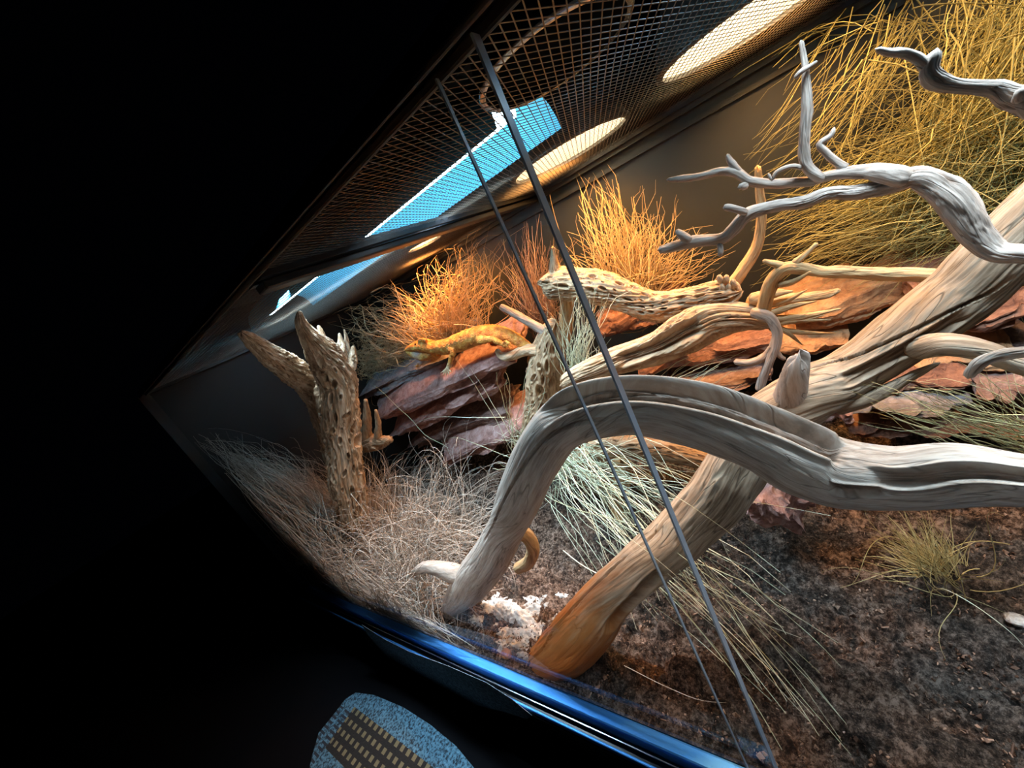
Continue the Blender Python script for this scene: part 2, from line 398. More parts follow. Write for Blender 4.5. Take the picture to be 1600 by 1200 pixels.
def tube_fixture(x0, x1, y, label, wy=0.16):
    t = root('tube_fixture', ((x0 + x1) / 2, y, 0.715), label, 'tube lamp')
    n = 12; V = []; Fc = []
    for x in (x0, x1):
        for k in range(n + 1):
            a = math.pi * k / n
            V.append((x, y + wy / 2 - 0.055 - wy / 2 * math.cos(a), 0.712 + 0.055 * math.sin(a)))
    for k in range(n): Fc.append([k, k + 1, n + 2 + k, n + 1 + k])
    mk('reflector', V, Fc, M['reflector'], t)
    for (xa, xb) in ((x0 + 0.005, (x0 + x1) / 2 - 0.02), ((x0 + x1) / 2, x1 - 0.005)):
        V = []; Fc = []; m = 12
        for x in (xa, xb):
            for k in range(m): V.append((x, y + 0.0095 * math.cos(2 * math.pi * k / m), 0.735 + 0.0095 * math.sin(2 * math.pi * k / m)))
        for k in range(m): Fc.append([k, (k + 1) % m, m + (k + 1) % m, m + k])
        mk('tube', V, Fc, M['tube'], t)
    box('housing', (x0 - 0.01, y - 0.06, 0.769), (x1 + 0.01, y + wy - 0.05, 0.80), M['dome_out'], t)
tube_fixture(-0.96, -0.20, 0.255, 'long blue white tube lamp glowing through the lid at the front')
tube_fixture(0.02, 0.40, 0.235, 'shorter tube lamp above the lid at the right end')

# ------------------------------------------------------------------ soil
def soil_z(x, y):
    p = np.stack([np.asarray(x) * 6, np.asarray(y) * 6, np.zeros_like(np.asarray(x, float))], -1)
    return ZS + 0.012 * fbm(p, 3, 5) + 0.05 * sstep(0.38, 0.6, np.asarray(y)) + 0.03 * sstep(-0.6, -1.0, np.asarray(x)) * sstep(0.0, 0.2, np.asarray(y))
nx, ny = 860, 330
gx, gy = np.meshgrid(np.linspace(XL + 0.001, XR - 0.001, nx), np.linspace(0.0045, YB - 0.001, ny))
gz = soil_z(gx, gy)
P3 = np.stack([gx, gy, gx * 0], -1)
edge = sstep(0.0, 0.03, gy)
gz = gz + edge * (0.010 * fbm(P3 * 42, 3, 9) + 0.010 * np.abs(fbm(P3 * 110, 3, 11)) + 0.003 * fbm(P3 * 260, 2, 13) + 0.008 * sstep(0.25, 0.6, vnoise(P3 * 28, 21)) - 0.008 * sstep(0.35, 0.7, vnoise(P3 * 22, 33)))
gz = gz * edge + (1 - edge) * (ZS + 0.004)
idx = np.arange(nx * ny).reshape(ny, nx)
Fq = np.stack([idx[:-1, :-1].ravel(), idx[:-1, 1:].ravel(), idx[1:, 1:].ravel(), idx[1:, :-1].ravel()], -1)
s = mk('soil', np.stack([gx, gy, gz], -1).reshape(-1, 3), Fq, M['soil'])
tag(s, 'dark brown crumbly soil covering the bottom of the tank', 'soil', kind='stuff')
def soil_at(x, y): return float(soil_z(np.array(float(x)), np.array(float(y))))

# ------------------------------------------------------------------ blades and stems
def blades(paths, rad, name, mat, parent=None, origin=None, sides=3, tint=None, tip=0.25):
    """paths (B,S,3) -> one mesh of tapering round blades"""
    paths = np.array(paths, float)
    paths[..., 0] = np.clip(paths[..., 0], XL + 0.004, XR - 0.004)
    paths[..., 1] = np.clip(paths[..., 1], 0.006, YB - 0.004)
    paths[..., 2] = np.clip(paths[..., 2], 0.07, ZT - 0.012)
    B, S, _ = paths.shape
    T = np.gradient(paths, axis=1); T /= np.linalg.norm(T, axis=2, keepdims=True) + 1e-9
    rf = np.array([0.31, -0.9, 0.3]); e1 = rf - T * (T @ rf)[..., None]; e1 /= np.linalg.norm(e1, axis=2, keepdims=True) + 1e-9
    e2 = np.cross(T, e1)
    rad = np.broadcast_to(np.asarray(rad, float), (B,))
    rr = rad[:, None] * (1 - (1 - tip) * np.linspace(0, 1, S)[None] ** 1.5)
    V = []
    for k in range(sides):
        a = 2 * math.pi * k / sides
        V.append(paths + rr[..., None] * (math.cos(a) * e1 + math.sin(a) * e2))
    V = np.stack(V, 2)                              # B,S,sides,3
    id_ = np.arange(B * S * sides).reshape(B, S, sides)
    q = []
    for k in range(sides):
        k2 = (k + 1) % sides
        q.append(np.stack([id_[:, :-1, k], id_[:, :-1, k2], id_[:, 1:, k2], id_[:, 1:, k]], -1).reshape(-1, 4))
    Fq = np.concatenate(q)
    if tint is None: tint = np.random.default_rng(B).random(B)
    ta = np.repeat(tint, S * sides)
    return mk(name, V.reshape(-1, 3), Fq, mat, parent, origin, True, {'tint': ('FLOAT', ta)})
def grow(base, n, length, tilt, az=None, droop=1.0, curl=1.0, spread=0.02, S=12, seed=1, bias=(0, 0, 0)):
    """blades growing from a base point in world space"""
    g = np.random.default_rng(seed); base = np.asarray(base, float)
    az_ = g.uniform(0, 2 * np.pi, n) if az is None else g.normal(az[0], az[1], n)
    tl = np.clip(g.normal(tilt[0], tilt[1], n), 0.02, 1.7)
    L = g.uniform(length[0], length[1], n)
    d = np.stack([np.cos(az_) * np.sin(tl), np.sin(az_) * np.sin(tl), np.cos(tl)], -1)
    sr = spread if not np.isscalar(spread) else (spread, spread)
    p = base + np.stack([g.normal(0, sr[0], n), g.normal(0, sr[1], n), np.zeros(n)], -1)
    out = [p.copy()]; st = (L / (S - 1))[:, None]
    cv = g.normal(0, 1, (n, 3)) * curl; cv2 = g.normal(0, 1, (n, 3)) * curl * 0.5
    for i in range(S - 1):
        f = i / S
        d = d + st * (cv * 4 + cv2 * 20 * math.sin(5 * f) + np.array(bias) * 3) + np.array([0, 0, -1]) * st * droop * 5 * (0.3 + f)
        d /= np.linalg.norm(d, axis=1, keepdims=True); p = p + d * st; out.append(p.copy())
    return np.stack(out, 1)
def span(A, B, sag=0.0, wob=0.01, S=12, seed=1):
    """stems from points A to points B with an arch (sag<0 arches up)"""
    g = np.random.default_rng(seed); A = np.asarray(A, float); B = np.asarray(B, float); n = len(A)
    t = np.linspace(0, 1, S)[None, :, None]
    p = A[:, None] * (1 - t) + B[:, None] * t
    up = np.array([0, 0, 1.0]); sg = (sag if np.ndim(sag) else np.full(n, sag))[:, None, None]
    p = p - up * sg * 4 * t * (1 - t)
    w1 = g.normal(0, wob, (n, 1, 3)); w2 = g.normal(0, wob * 0.5, (n, 1, 3)); w3 = g.normal(0, wob * 0.2, (n, 1, 3))
    return p + w1 * np.sin(np.pi * t) + w2 * np.sin(2 * np.pi * t) + w3 * np.sin(5 * np.pi * t)

# ------------------------------------------------------------------ wood
def catmull(P, ds):
    P = np.asarray(P, float); n = len(P)
    Q = np.vstack([2 * P[0] - P[1], P, 2 * P[-1] - P[-2]]); out = []
    for i in range(n - 1):
        a, b, c, d = Q[i:i + 4]; m = max(2, int(np.linalg.norm((c - b)[:3]) / ds))
        t = np.linspace(0, 1, m, endpoint=False)[:, None]
        out.append(0.5 * (2 * b + (c - a) * t + (2 * a - 5 * b + 4 * c - d) * t ** 2 + (3 * b - a - 3 * c + d) * t ** 3))
    out.append(P[-1:]); return np.vstack(out)
def px(L, x=None):
    """control points given as (u, v, depth, half width) -> xyz + radius in metres"""
    out = []
    for (u, v, y, r) in L:
        p = at(u, v, y); out.append([*p, msize(p, r)])
    return np.array(out)
def wood(name, C, mat, parent, seg=72, ds=0.003, lump=0.10, groove=0.10, gk=1.6, carve=(), pits=0, twist=1.5, seed=1, ref=(0.2, -1, 0.35),
         end=(1, 1), flat=1.0, label=None, jag=0.0):
    """one length of weathered wood: rings along a spline, displaced by grooves, lumps, carved hollows and pits"""
    S = catmull(C, ds); c = S[:, :3]; r = np.clip(S[:, 3], 0.0006, None); m = len(c)
    T = np.gradient(c, axis=0); T /= np.linalg.norm(T, axis=1, keepdims=True)
    rf = _n(ref); e1 = rf - T * (T @ rf)[:, None]; e1 /= np.linalg.norm(e1, axis=1, keepdims=True)
    e2 = np.cross(T, e1)
    s = np.concatenate([[0], np.cumsum(np.linalg.norm(np.diff(c, axis=0), axis=1))]); L = s[-1]
    th = np.linspace(0, 2 * np.pi, seg, endpoint=False)
    TH, SS = np.meshgrid(th, s); R = np.repeat(r[:, None], seg, 1)
    tw = TH + twist * SS / max(L, 1e-6) + 0.6 * vnoise(np.stack([SS * 9, SS * 0, SS * 0], -1), seed)
    rm = float(np.mean(r))
    cyl = np.stack([np.cos(tw), np.sin(tw), SS / (rm * 6)], -1)
    inn = np.zeros_like(TH)
    d = lump * fbm(np.stack([np.cos(TH), np.sin(TH), SS / (rm * 2.4)], -1) * 1.1, 3, seed + 3)
    gq = np.stack([np.cos(tw) * gk, np.sin(tw) * gk, SS / (rm * 9)], -1)
    n1 = fbm(gq * 2.2, 3, seed + 7)
    d = d - groove * (1 - sstep(0.0, 0.16, np.abs(n1))) * sstep(-0.2, 0.3, vnoise(gq * 0.8 + 5, seed + 9))
    d = d - groove * 0.35 * (1 - sstep(0, 0.2, np.abs(fbm(gq * np.array([6, 6, 2.0]), 2, seed + 12))))
    for (s0, s1, t0, t1, hw, dep, rg) in carve:
        f = np.clip((SS / L - s0) / (s1 - s0), 0, 1); tc = np.radians(t0 + (t1 - t0) * f)
        a = (TH - tc + np.pi) % (2 * np.pi) - np.pi
        a = a + 0.12 * vnoise(np.stack([SS * 14, SS * 0, SS * 0], -1), seed + 31)
        win = sstep(0, 0.12, f) * sstep(0, 0.12, 1 - f) * (SS / L >= s0) * (SS / L <= s1)
        h = np.radians(hw)
        prof = 1 - sstep(0.72, 1.0, np.abs(a) / h)
        inner = 1 + 0.55 * fbm(np.stack([a * 14, SS * 10, SS * 0], -1), 3, seed + 41)
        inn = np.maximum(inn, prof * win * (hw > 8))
        d = d - dep * prof * win * inner + rg * np.exp(-((np.abs(a) / h - 1.12) / 0.16) ** 2) * win
    if pits:
        K = pits; pitch = 2 * np.pi * rm / K * 2.1
        u = TH / (2 * np.pi) * K + 0.35 * vnoise(np.stack([np.cos(TH) * 2, np.sin(TH) * 2, SS / pitch * 0.6], -1), seed + 51)
        v = SS / pitch + 0.35 * vnoise(np.stack([np.cos(TH) * 2, np.sin(TH) * 2, SS / pitch * 0.6], -1), seed + 52)
        row = np.floor(v); uu = u + 0.5 * (row % 2)
        fu = uu - np.floor(uu) - 0.5; fv = v - row - 0.5
        sz = 0.22 + 0.09 * np.sin(row * 12.9 + np.floor(uu) * 4.1)
        q = np.sqrt((fu / 0.9) ** 2 + (fv / 1.25) ** 2) / sz
        d = d - 0.34 * (1 - sstep(0.5, 1.05, q)) + 0.07 * np.exp(-((q - 1.25) / 0.3) ** 2)
        d = d + 0.05 * fbm(np.stack([np.cos(tw) * 7, np.sin(tw) * 7, SS / (rm * 2)], -1), 2, seed + 60)
    Rr = R * (1 + d)
    for side in (0, 1):
        if end[side]:
            q = (s if side == 0 else L - s) / (np.maximum(r[0 if side == 0 else -1], 0.001) * 0.9)
            cap = np.sqrt(np.clip(1 - (1 - np.clip(q, 0, 1)) ** 2, 0.0, 1)); Rr = Rr * np.maximum(cap, 0.03)[:, None]
    e1f = e1 * flat
    pos = c[:, None] + Rr[..., None] * (np.cos(TH)[..., None] * e1f[:, None] + np.sin(TH)[..., None] * e2[:, None])
    if jag:
        for side in (0, 1):
            q = np.exp(-((SS if side == 0 else L - SS) / (rm * 1.5)) ** 2)
            off = jag * rm * fbm(np.stack([np.cos(TH) * 3, np.sin(TH) * 3, TH * 0], -1), 2, seed + 70 + side)
            pos = pos + (q * off)[..., None] * T[:, None] * (1 if side else -1)
    gr = np.stack([np.cos(tw) * R, np.sin(tw) * R, SS * 0.10], -1).reshape(-1, 3)
    V = pos.reshape(-1, 3); id_ = np.arange(m * seg).reshape(m, seg); i2 = np.roll(id_, -1, 1)
    Fq = np.stack([id_[:-1], i2[:-1], i2[1:], id_[1:]], -1).reshape(-1, 4)
    # close the ends
    V = np.vstack([V, pos[0].mean(0), pos[-1].mean(0)]); gr = np.vstack([gr, gr[0], gr[-1]])
    k0, k1 = m * seg, m * seg + 1
    caps = [[k0, id_[0, (k + 1) % seg], id_[0, k], id_[0, k]] for k in range(seg)]
    F = [list(f) for f in Fq] + [[k0, int(id_[0, (k + 1) % seg]), int(id_[0, k])] for k in range(seg)] + [[k1, int(id_[-1, k]), int(id_[-1, (k + 1) % seg])] for k in range(seg)]
    o = mk(name, V, F, mat, parent, None, True, {'grain': ('FLOAT_VECTOR', gr), 'hollow_shade': ('FLOAT', np.concatenate([inn.ravel(), [0, 0]]))})
    if label: o['label'] = label
    return o

# -- arching driftwood in front
ARCH = px([(697, 968, .055, 7), (710, 942, .06, 20), (735, 912, .07, 30), (768, 868, .08, 33), (792, 822, .09, 31), (812, 775, .10, 36), (838, 718, .115, 40),
           (872, 668, .13, 42), (920, 642, .14, 46), (1000, 633, .15, 49), (1100, 652, .15, 56), (1190, 686, .15, 58), (1250, 717, .147, 64), (1310, 738, .142, 63),
           (1400, 746, .13, 58), (1500, 741, .12, 60), (1600, 750, .11, 52), (1720, 765, .10, 52)])
t = root('driftwood_arch', tuple(ARCH[1][:3]), 'big smooth grey driftwood arch bending over the soil in front', 'driftwood')
wood('limb', ARCH, M['arch'], t, seg=200, ds=0.0022, lump=0.05, groove=0.022, gk=0.8, twist=0.5, seed=11,
     carve=[(.585, .888, -43, -57, 25, .50, .10), (.62, .87, -38, -52, 5, .22, .06), (.36, .665, -28, 8, 4, .17, .03), (.900, 1.05, -22, -22, 17, .42, .10), (.872, .908, 8, 4, 10, .30, .08)])
wood('root_prong', px([(740, 905, .07, 20), (712, 897, .068, 16), (684, 888, .065, 12), (662, 887, .06, 9), (640, 899, .055, 4)]), M['arch'], t, seg=40, seed=12)
wood('root_prong', px([(805, 828, .10, 14), (824, 838, .11, 12), (833, 858, .115, 11), (826, 878, .115, 10), (806, 890, .11, 9)]), M['warm'], t, seg=40, seed=13)

# -- trunk that stands on the soil by the glass and climbs to the upper right
TR = px([(800, 1052, .022, 8), (835, 1042, .03, 22), (880, 1015, .042, 42), (918, 975, .058, 46), (950, 932, .08, 38), (1000, 885, .11, 38), (1060, 837, .15, 42), (1110, 785, .18, 46),
         (1160, 715, .21, 48), (1205, 660, .23, 50), (1262, 615, .25, 50), (1320, 585, .27, 44), (1380, 547, .28, 46), (1440, 505, .29, 52), (1500, 458, .30, 56), (1560, 400, .30, 58), (1640, 320, .30, 60), (1740, 220, .30, 60)])
t = root('driftwood_log', tuple(TR[1][:3]), 'thick tan driftwood trunk with an orange foot at the glass climbing to the upper right', 'driftwood')
wood('trunk', TR, M['trunk'], t, seg=200, ds=0.0025, lump=0.12, groove=0.05, gk=0.9, twist=-0.9, seed=21,
     carve=[(.12, .54, -52, -58, 4, .18, .03), (.29, .41, 34, 26, 18, .30, .06), (.71, .90, -54, 22, 4, .20, .03), (.72, .85, 0, 18, 15, .16, .05), (.55, .70, -30, -20, 4, .12, .02)])
wood('stub', px([(1225, 650, .23, 30), (1236, 610, .225, 24), (1243, 580, .22, 19), (1248, 556, .22, 14)]), M['grey'], t, seg=60, seed=22, jag=.8)
wood('side_branch', px([(1420, 545, .27, 24), (1475, 538, .25, 22), (1530, 547, .24, 20), (1580, 565, .23, 19), (1660, 590, .22, 19)]), M['trunk'], t, seg=72, seed=23)
wood('splinter', px([(1300, 640, .25, 14), (1360, 622, .25, 12), (1430, 585, .26, 8), (1470, 566, .26, 3)]), M['trunk'], t, seg=40, seed=24)

# -- upper grey branch
t = root('driftwood_branch', tuple(at(1555, 392, .25)), 'grey forked driftwood branch reaching left across the broom bush', 'driftwood')
wood('limb', px([(1720, 405, .22, 18), (1640, 402, .235, 18), (1600, 398, .24, 18), (1555, 392, .25, 20), (1525, 365, .255, 24), (1495, 318, .26, 27), (1465, 290, .265, 24), (1431, 277, .27, 20), (1390, 290, .275, 15),
      (1337, 300, .28, 13), (1292, 302, .28, 11), (1255, 316, .28, 11), (1210, 322, .28, 10), (1169, 335, .28, 11), (1146, 358, .28, 11), (1127, 373, .28, 10), (1086, 377, .28, 10), (1056, 385, .28, 9), (1030, 391, .28, 6)]),
     M['grey'], t, seg=90, ds=0.002, lump=.14, groove=.09, seed=31, jag=.6, carve=[(.30, .52, 20, 35, 9, .2, .04), (.3, .42, 70, 70, 20, .15, .03)])
wood('side_branch', px([(1425, 282, .268, 18), (1382, 271, .272, 17), (1352, 268, .28, 13), (1307, 272, .285, 10), (1262, 283, .29, 9), (1210, 287, .29, 8), (1172, 283, .29, 8), (1150, 270, .29, 8), (1127, 268, .29, 7), (1090, 276, .29, 6), (1067, 279, .29, 6), (1041, 281, .29, 2.5)]),
     M['grey'], t, seg=56, ds=0.002, lump=.16, groove=.07, seed=32)
wood('twig', px([(1290, 280, .285, 9), (1277, 275, .285, 9), (1259, 255, .285, 9), (1257, 210, .285, 9), (1261, 169, .285, 9), (1259, 124, .285, 7), (1257, 97, .285, 5), (1251, 62, .285, 4)]), M['grey'], t, seg=44, ds=0.002, lump=.16, seed=33)
wood('twig', px([(1240, 124, .28, 3), (1252, 112, .278, 5), (1264, 104, .28, 4), (1278, 95, .285, 2)]), M['grey'], t, seg=20, ds=.0015, seed=34)
wood('twig', px([(1325, 264, .285, 8), (1310, 256, .285, 7), (1292, 240, .285, 6), (1281, 225, .285, 6), (1298, 212, .285, 5), (1304, 198, .285, 3)]), M['grey'], t, seg=30, ds=.002, seed=35)
wood('twig', px([(1156, 272, .29, 7), (1146, 258, .29, 6), (1140, 250, .29, 5), (1136, 240, .29, 2.5)]), M['grey'], t, seg=24, ds=.0015, seed=36)
wood('twig', px([(1255, 262, .285, 5), (1235, 260, .28, 4), (1214, 269, .28, 4), (1206, 280, .28, 3), (1200, 270, .28, 2)]), M['grey'], t, seg=20, ds=.0015, seed=37)
wood('stub', px([(1168, 333, .275, 6), (1150, 327, .27, 6), (1136, 324, .27, 6), (1129, 325, .27, 4)]), M['grey'], t, seg=24, ds=.0015, seed=38)
wood('stub', px([(1080, 377, .275, 7), (1066, 368, .275, 7), (1056, 359, .275, 3)]), M['grey'], t, seg=24, ds=.0015, seed=39)
wood('stub', px([(1124, 378, .278, 5), (1126, 392, .275, 5), (1124, 402, .275, 3)]), M['grey'], t, seg=20, ds=.0015, seed=40)
wood('stub', px([(1170, 290, .288, 6), (1158, 292, .285, 6), (1155, 297, .285, 3)]), M['grey'], t, seg=20, ds=.0015, seed=41)

# -- top right piece
t = root('driftwood_piece', tuple(at(1517, 139, .2)), 'pale forked driftwood end poking in at the upper right of the broom bush', 'driftwood')
wood('limb', px([(1720, 190, .19, 26), (1650, 175, .195, 24), (1600, 158, .20, 22), (1575, 150, .20, 19), (1555, 139, .20, 15), (1517, 137, .20, 12), (1480, 133, .20, 14), (1460, 125, .20, 16), (1452, 112, .20, 14), (1458, 92, .20, 12), (1465, 74, .20, 7)]), M['grey'], t, seg=64, ds=.002, lump=.2, seed=51)
wood('fork', px([(1462, 120, .20, 12), (1448, 106, .20, 10), (1436, 92, .20, 9), (1412, 83, .20, 8), (1390, 82, .20, 7), (1367, 76, .20, 4)]), M['grey'], t, seg=40, ds=.002, lump=.18, seed=52)
wood('stub', px([(1590, 160, .195, 10), (1594, 145, .19, 9), (1597, 136, .19, 6)]), M['grey'], t, seg=28, ds=.002, seed=53)

# -- warm horizontal branch
t = root('driftwood_stick', tuple(at(1247, 421, .33)), 'warm tan driftwood stick lying level and hooking down at its left end', 'driftwood')
wood('limb', px([(1700, 440, .31, 14), (1600, 436, .31, 13), (1525, 431, .32, 14), (1484, 432, .32, 13), (1412, 429, .325, 13), (1356, 427, .33, 11), (1319, 425, .33, 11), (1285, 425, .33, 10), (1247, 419, .33, 11), (1225, 421, .33, 12), (1206, 440, .335, 12), (1196, 468, .34, 11), (1190, 500, .345, 11)]),
     M['warm'], t, seg=72, ds=.002, lump=.14, groove=.1, seed=61, carve=[(.25, .6, 40, 50, 10, .25, .05)])
wood('twig', px([(1228, 418, .33, 7), (1210, 412, .33, 6), (1191, 407, .33, 3)]), M['warm'], t, seg=20, ds=.0015, seed=62)
wood('twig', px([(1238, 414, .33, 7), (1258, 398, .33, 5), (1278, 379, .33, 3.5)]), M['warm'], t, seg=20, ds=.0015, seed=63)
wood('twig', px([(1215, 445, .33, 7), (1240, 440, .325, 5), (1268, 424, .32, 2)]), M['warm'], t, seg=20, ds=.0015, seed=64)
t = root('upright_stick', tuple(at(1140, 450, .42)), 'upright orange tan stick behind the forked grey branch', 'driftwood')
wood('limb', px([(1130, 470, .415, 10), (1145, 445, .42, 10), (1162, 420, .42, 10), (1182, 385, .42, 9), (1190, 340, .42, 8), (1187, 300, .42, 7), (1184, 262, .42, 5)]), M['warm'], t, seg=44, ds=.002, lump=.12, seed=66, jag=.8)

# -- central cholla log
t = root('cholla_log', tuple(at(1070, 520, .38)), 'large holed cholla wood log with a splintered right end at the tank centre', 'cholla wood')
wood('upper_limb', px([(848, 446, .42, 20), (866, 445, .42, 25), (898, 445, .415, 25), (945, 452, .41, 26), (982, 467, .405, 24), (1023, 480, .40, 23), (1070, 474, .39, 24), (1117, 462, .385, 23), (1150, 456, .38, 17)]),
     M['cholla'], t, seg=160, ds=.0022, lump=.12, groove=.14, gk=2, pits=14, seed=71, jag=.7)
wood('lower_limb', px([(880, 600, .33, 12), (905, 588, .33, 18), (960, 565, .34, 22), (1023, 545, .35, 26), (1070, 520, .36, 34), (1117, 500, .37, 32), (1164, 495, .37, 24), (1200, 503, .37, 14)]),
     M['cholla'], t, seg=180, ds=.0022, lump=.14, groove=.2, gk=1.6, seed=72, jag=.6, carve=[(.35, .75, 5, -5, 30, .42, .08), (.1, .5, 55, 50, 10, .2, .05), (.5, .95, 60, 55, 12, .3, .05)])
wood('prong', px([(868, 432, .42, 13), (866, 412, .42, 8), (864, 388, .42, 3)]), M['cholla'], t, seg=40, ds=.002, seed=73, jag=.8)
for i, (a, b, r) in enumerate([((1185, 497), (1278, 470), 7), ((1195, 500), (1316, 482), 7), ((1190, 508), (1300, 500), 6), ((1200, 512), (1308, 521), 5), ((1170, 470), (1240, 455), 12), ((1200, 478), (1262, 452), 6), ((1205, 505), (1255, 540), 5), ((1220, 500), (1290, 492), 5)]):
    mx, my = (a[0] + b[0]) / 2, (a[1] + b[1]) / 2 + (3 if i % 2 else -3)
    wood('splinter', px([(a[0], a[1], .37, r), (mx, my, .365, r * .8), (b[0], b[1], .36, r * .12)]), M['warm'], t, seg=28, ds=.002, lump=.2, groove=.15, seed=80 + i)
for i in range(7):
    u = 1128 + 7 * (i % 4); v = 436 + 7 * (i // 2)
    wood('knob', px([(u, v + 6, .378, 5), (u + (i % 3 - 1) * 3, v, .374, 5), (u + (i % 3 - 1) * 5, v - 7, .372, 3)]), M['cholla'], t, seg=16, ds=.0015, lump=.2, seed=90 + i)
t = root('orange_stick', tuple(at(1230, 465, .40)), 'short orange stick lying behind the splintered end of the cholla log', 'driftwood')
wood('limb', px([(1165, 472, .40, 12), (1230, 468, .40, 10), (1280, 462, .40, 8), (1298, 458, .40, 7), (1314, 452, .40, 3)]), M['warm'], t, seg=40, ds=.002, lump=.2, seed=99)
t = root('hooked_twig', tuple(at(1190, 600, .30)), 'pale hooked twig dangling below the splintered log end', 'twig')
wood('limb', px([(1172, 488, .34, 7), (1187, 490, .335, 9), (1204, 498, .33, 9), (1214, 517, .325, 8), (1211, 540, .32, 8), (1202, 565, .31, 7), (1192, 590, .305, 7), (1186, 612, .30, 7)]), M['grey'], t, seg=40, ds=.002, lump=.18, seed=101)
wood('fork', px([(1209, 540, .32, 7), (1196, 556, .315, 7), (1173, 567, .31, 6.5), (1146, 565, .31, 5)]), M['grey'], t, seg=32, ds=.002, lump=.18, seed=102)
wood('fork', px([(1211, 545, .32, 5), (1219, 557, .318, 4), (1228, 562, .316, 3)]), M['grey'], t, seg=20, ds=.0015, seed=103)

# -- cholla column and its sticks
t = root('cholla_post', tuple(at(835, 700, .43)), 'pale holed cholla post standing left of the driftwood arch', 'cholla wood')
wood('post', px([(818, 730, .43, 18), (832, 690, .43, 22), (842, 655, .43, 24), (850, 610, .43, 28), (855, 560, .43, 29), (860, 528, .43, 22), (868, 505, .43, 14)]), M['cholla'], t, seg=140, ds=.0022, lump=.18, groove=.12, pits=12, seed=111, jag=.5)
wood('side_branch', px([(846, 548, .41, 10), (820, 548, .405, 9), (800, 556, .40, 8), (784, 556, .40, 6), (775, 545, .40, 4)]), M['cholla'], t, seg=40, ds=.002, lump=.2, seed=112)
wood('side_branch', px([(866, 540, .42, 10), (852, 520, .42, 8), (826, 503, .42, 7), (800, 488, .42, 6), (781, 478, .42, 5)]), M['grey'], t, seg=32, ds=.002, seed=113)
wood('side_branch', px([(876, 545, .44, 12), (884, 510, .44, 11), (886, 468, .44, 11), (886, 440, .44, 9)]), M['warm'], t, seg=48, ds=.002, seed=114)
t = root('fallen_cholla', tuple(at(1000, 700, .40)), 'small holed cholla piece lying on the soil under the arch', 'cholla wood')
wood('limb', px([(905, 735, .36, 14), (925, 715, .37, 23), (950, 700, .38, 24), (990, 698, .39, 18), (1050, 706, .39, 17), (1120, 727, .38, 14)]), M['cholla'], t, seg=120, ds=.0022, lump=.2, groove=.14, pits=12, seed=121, jag=.5)
wood('root_prong', px([(965, 710, .37, 18), (972, 745, .35, 15), (962, 785, .33, 12), (975, 815, .31, 9), (992, 838, .30, 6)]), M['warm'], t, seg=60, ds=.002, lump=.2, groove=.15, pits=6, seed=122)

# -- left stump and leaning log
def pxx(L):
    out = []
    for (u, v, x, r) in L:
        p = atx(u, v, x); out.append([*p, msize(p, r)])
    return np.array(out)
STP = pxx([(556, 830, -.90, 22), (548, 780, -.88, 26), (541, 738, -.86, 27), (537, 700, -.84, 27), (532, 662, -.825, 29), (528, 625, -.80, 30), (526, 592, -.78, 30), (514, 562, -.755, 29), (496, 540, -.73, 21), (480, 520, -.71, 14), (470, 502, -.69, 9), (468, 486, -.67, 3)])
t = root('cholla_stump', tuple(STP[1][:3]), 'upright brown cholla stump with a broken splintered top amid grey grass', 'cholla wood')
wood('post', STP, M['stump'], t, seg=200, ds=.0022, lump=.16, groove=.2, pits=12, seed=131)
for i, (a, b, r) in enumerate([((532, 566), (530, 520), 13), ((543, 574), (552, 540), 12), ((508, 556), (497, 508), 13), ((522, 560), (514, 532), 14), ((540, 560), (538, 514), 7)]):
    wood('prong', pxx([(a[0], a[1] + 8, -.755, r), ((a[0] + b[0]) / 2 + 3, (a[1] + b[1]) / 2 + 2, -.745, r * .62), (b[0], b[1], -.735, r * .14)]), M['stump'], t, seg=36, ds=.002, lump=.55, groove=.35, seed=140 + i)
LG = pxx([(378, 520, -.66, 6), (386, 526, -.68, 10), (400, 538, -.71, 14), (425, 557, -.76, 19), (455, 577, -.82, 22), (482, 599, -.88, 23), (500, 635, -.93, 18), (512, 685, -.98, 15), (530, 740, -1.02, 15)])
t = root('leaning_cholla_log', tuple(LG[-1][:3]), 'cholla log leaning against the dark end wall behind the stump', 'cholla wood')
wood('limb', LG, M['stump'], t, seg=160, ds=.0022, lump=.18, groove=.2, pits=12, seed=151, jag=.4)
t = root('cholla_fragment', tuple(at(590, 700, .33)), 'small bleached cholla fragment with two points beside the slate stack', 'cholla wood')
wood('chunk', px([(560, 700, .30, 10), (580, 692, .31, 13), (598, 690, .31, 10), (610, 686, .31, 6)]), M['cholla'], t, seg=60, ds=.002, lump=.35, pits=5, seed=161)
wood('prong', px([(572, 695, .31, 9), (574, 660, .31, 7), (571, 624, .31, 3)]), M['cholla'], t, seg=32, ds=.002, lump=.3, seed=162)
wood('prong', px([(590, 692, .31, 7), (591, 665, .31, 5), (587, 640, .31, 2.5)]), M['cholla'], t, seg=24, ds=.002, lump=.3, seed=163)
t = root('white_driftwood', tuple(at(1560, 556, .17)), 'small bleached white driftwood end in front of the right rocks', 'driftwood')
wood('limb', px([(1512, 592, .17, 6), (1517, 582, .17, 9), (1532, 567, .17, 11), (1560, 556, .17, 11), (1610, 549, .165, 12), (1690, 545, .16, 13)]), M['arch'], t, seg=56, ds=.0018, lump=.2, groove=.14, seed=171, carve=[(.1, .5, 10, 20, 14, .3, .05)])

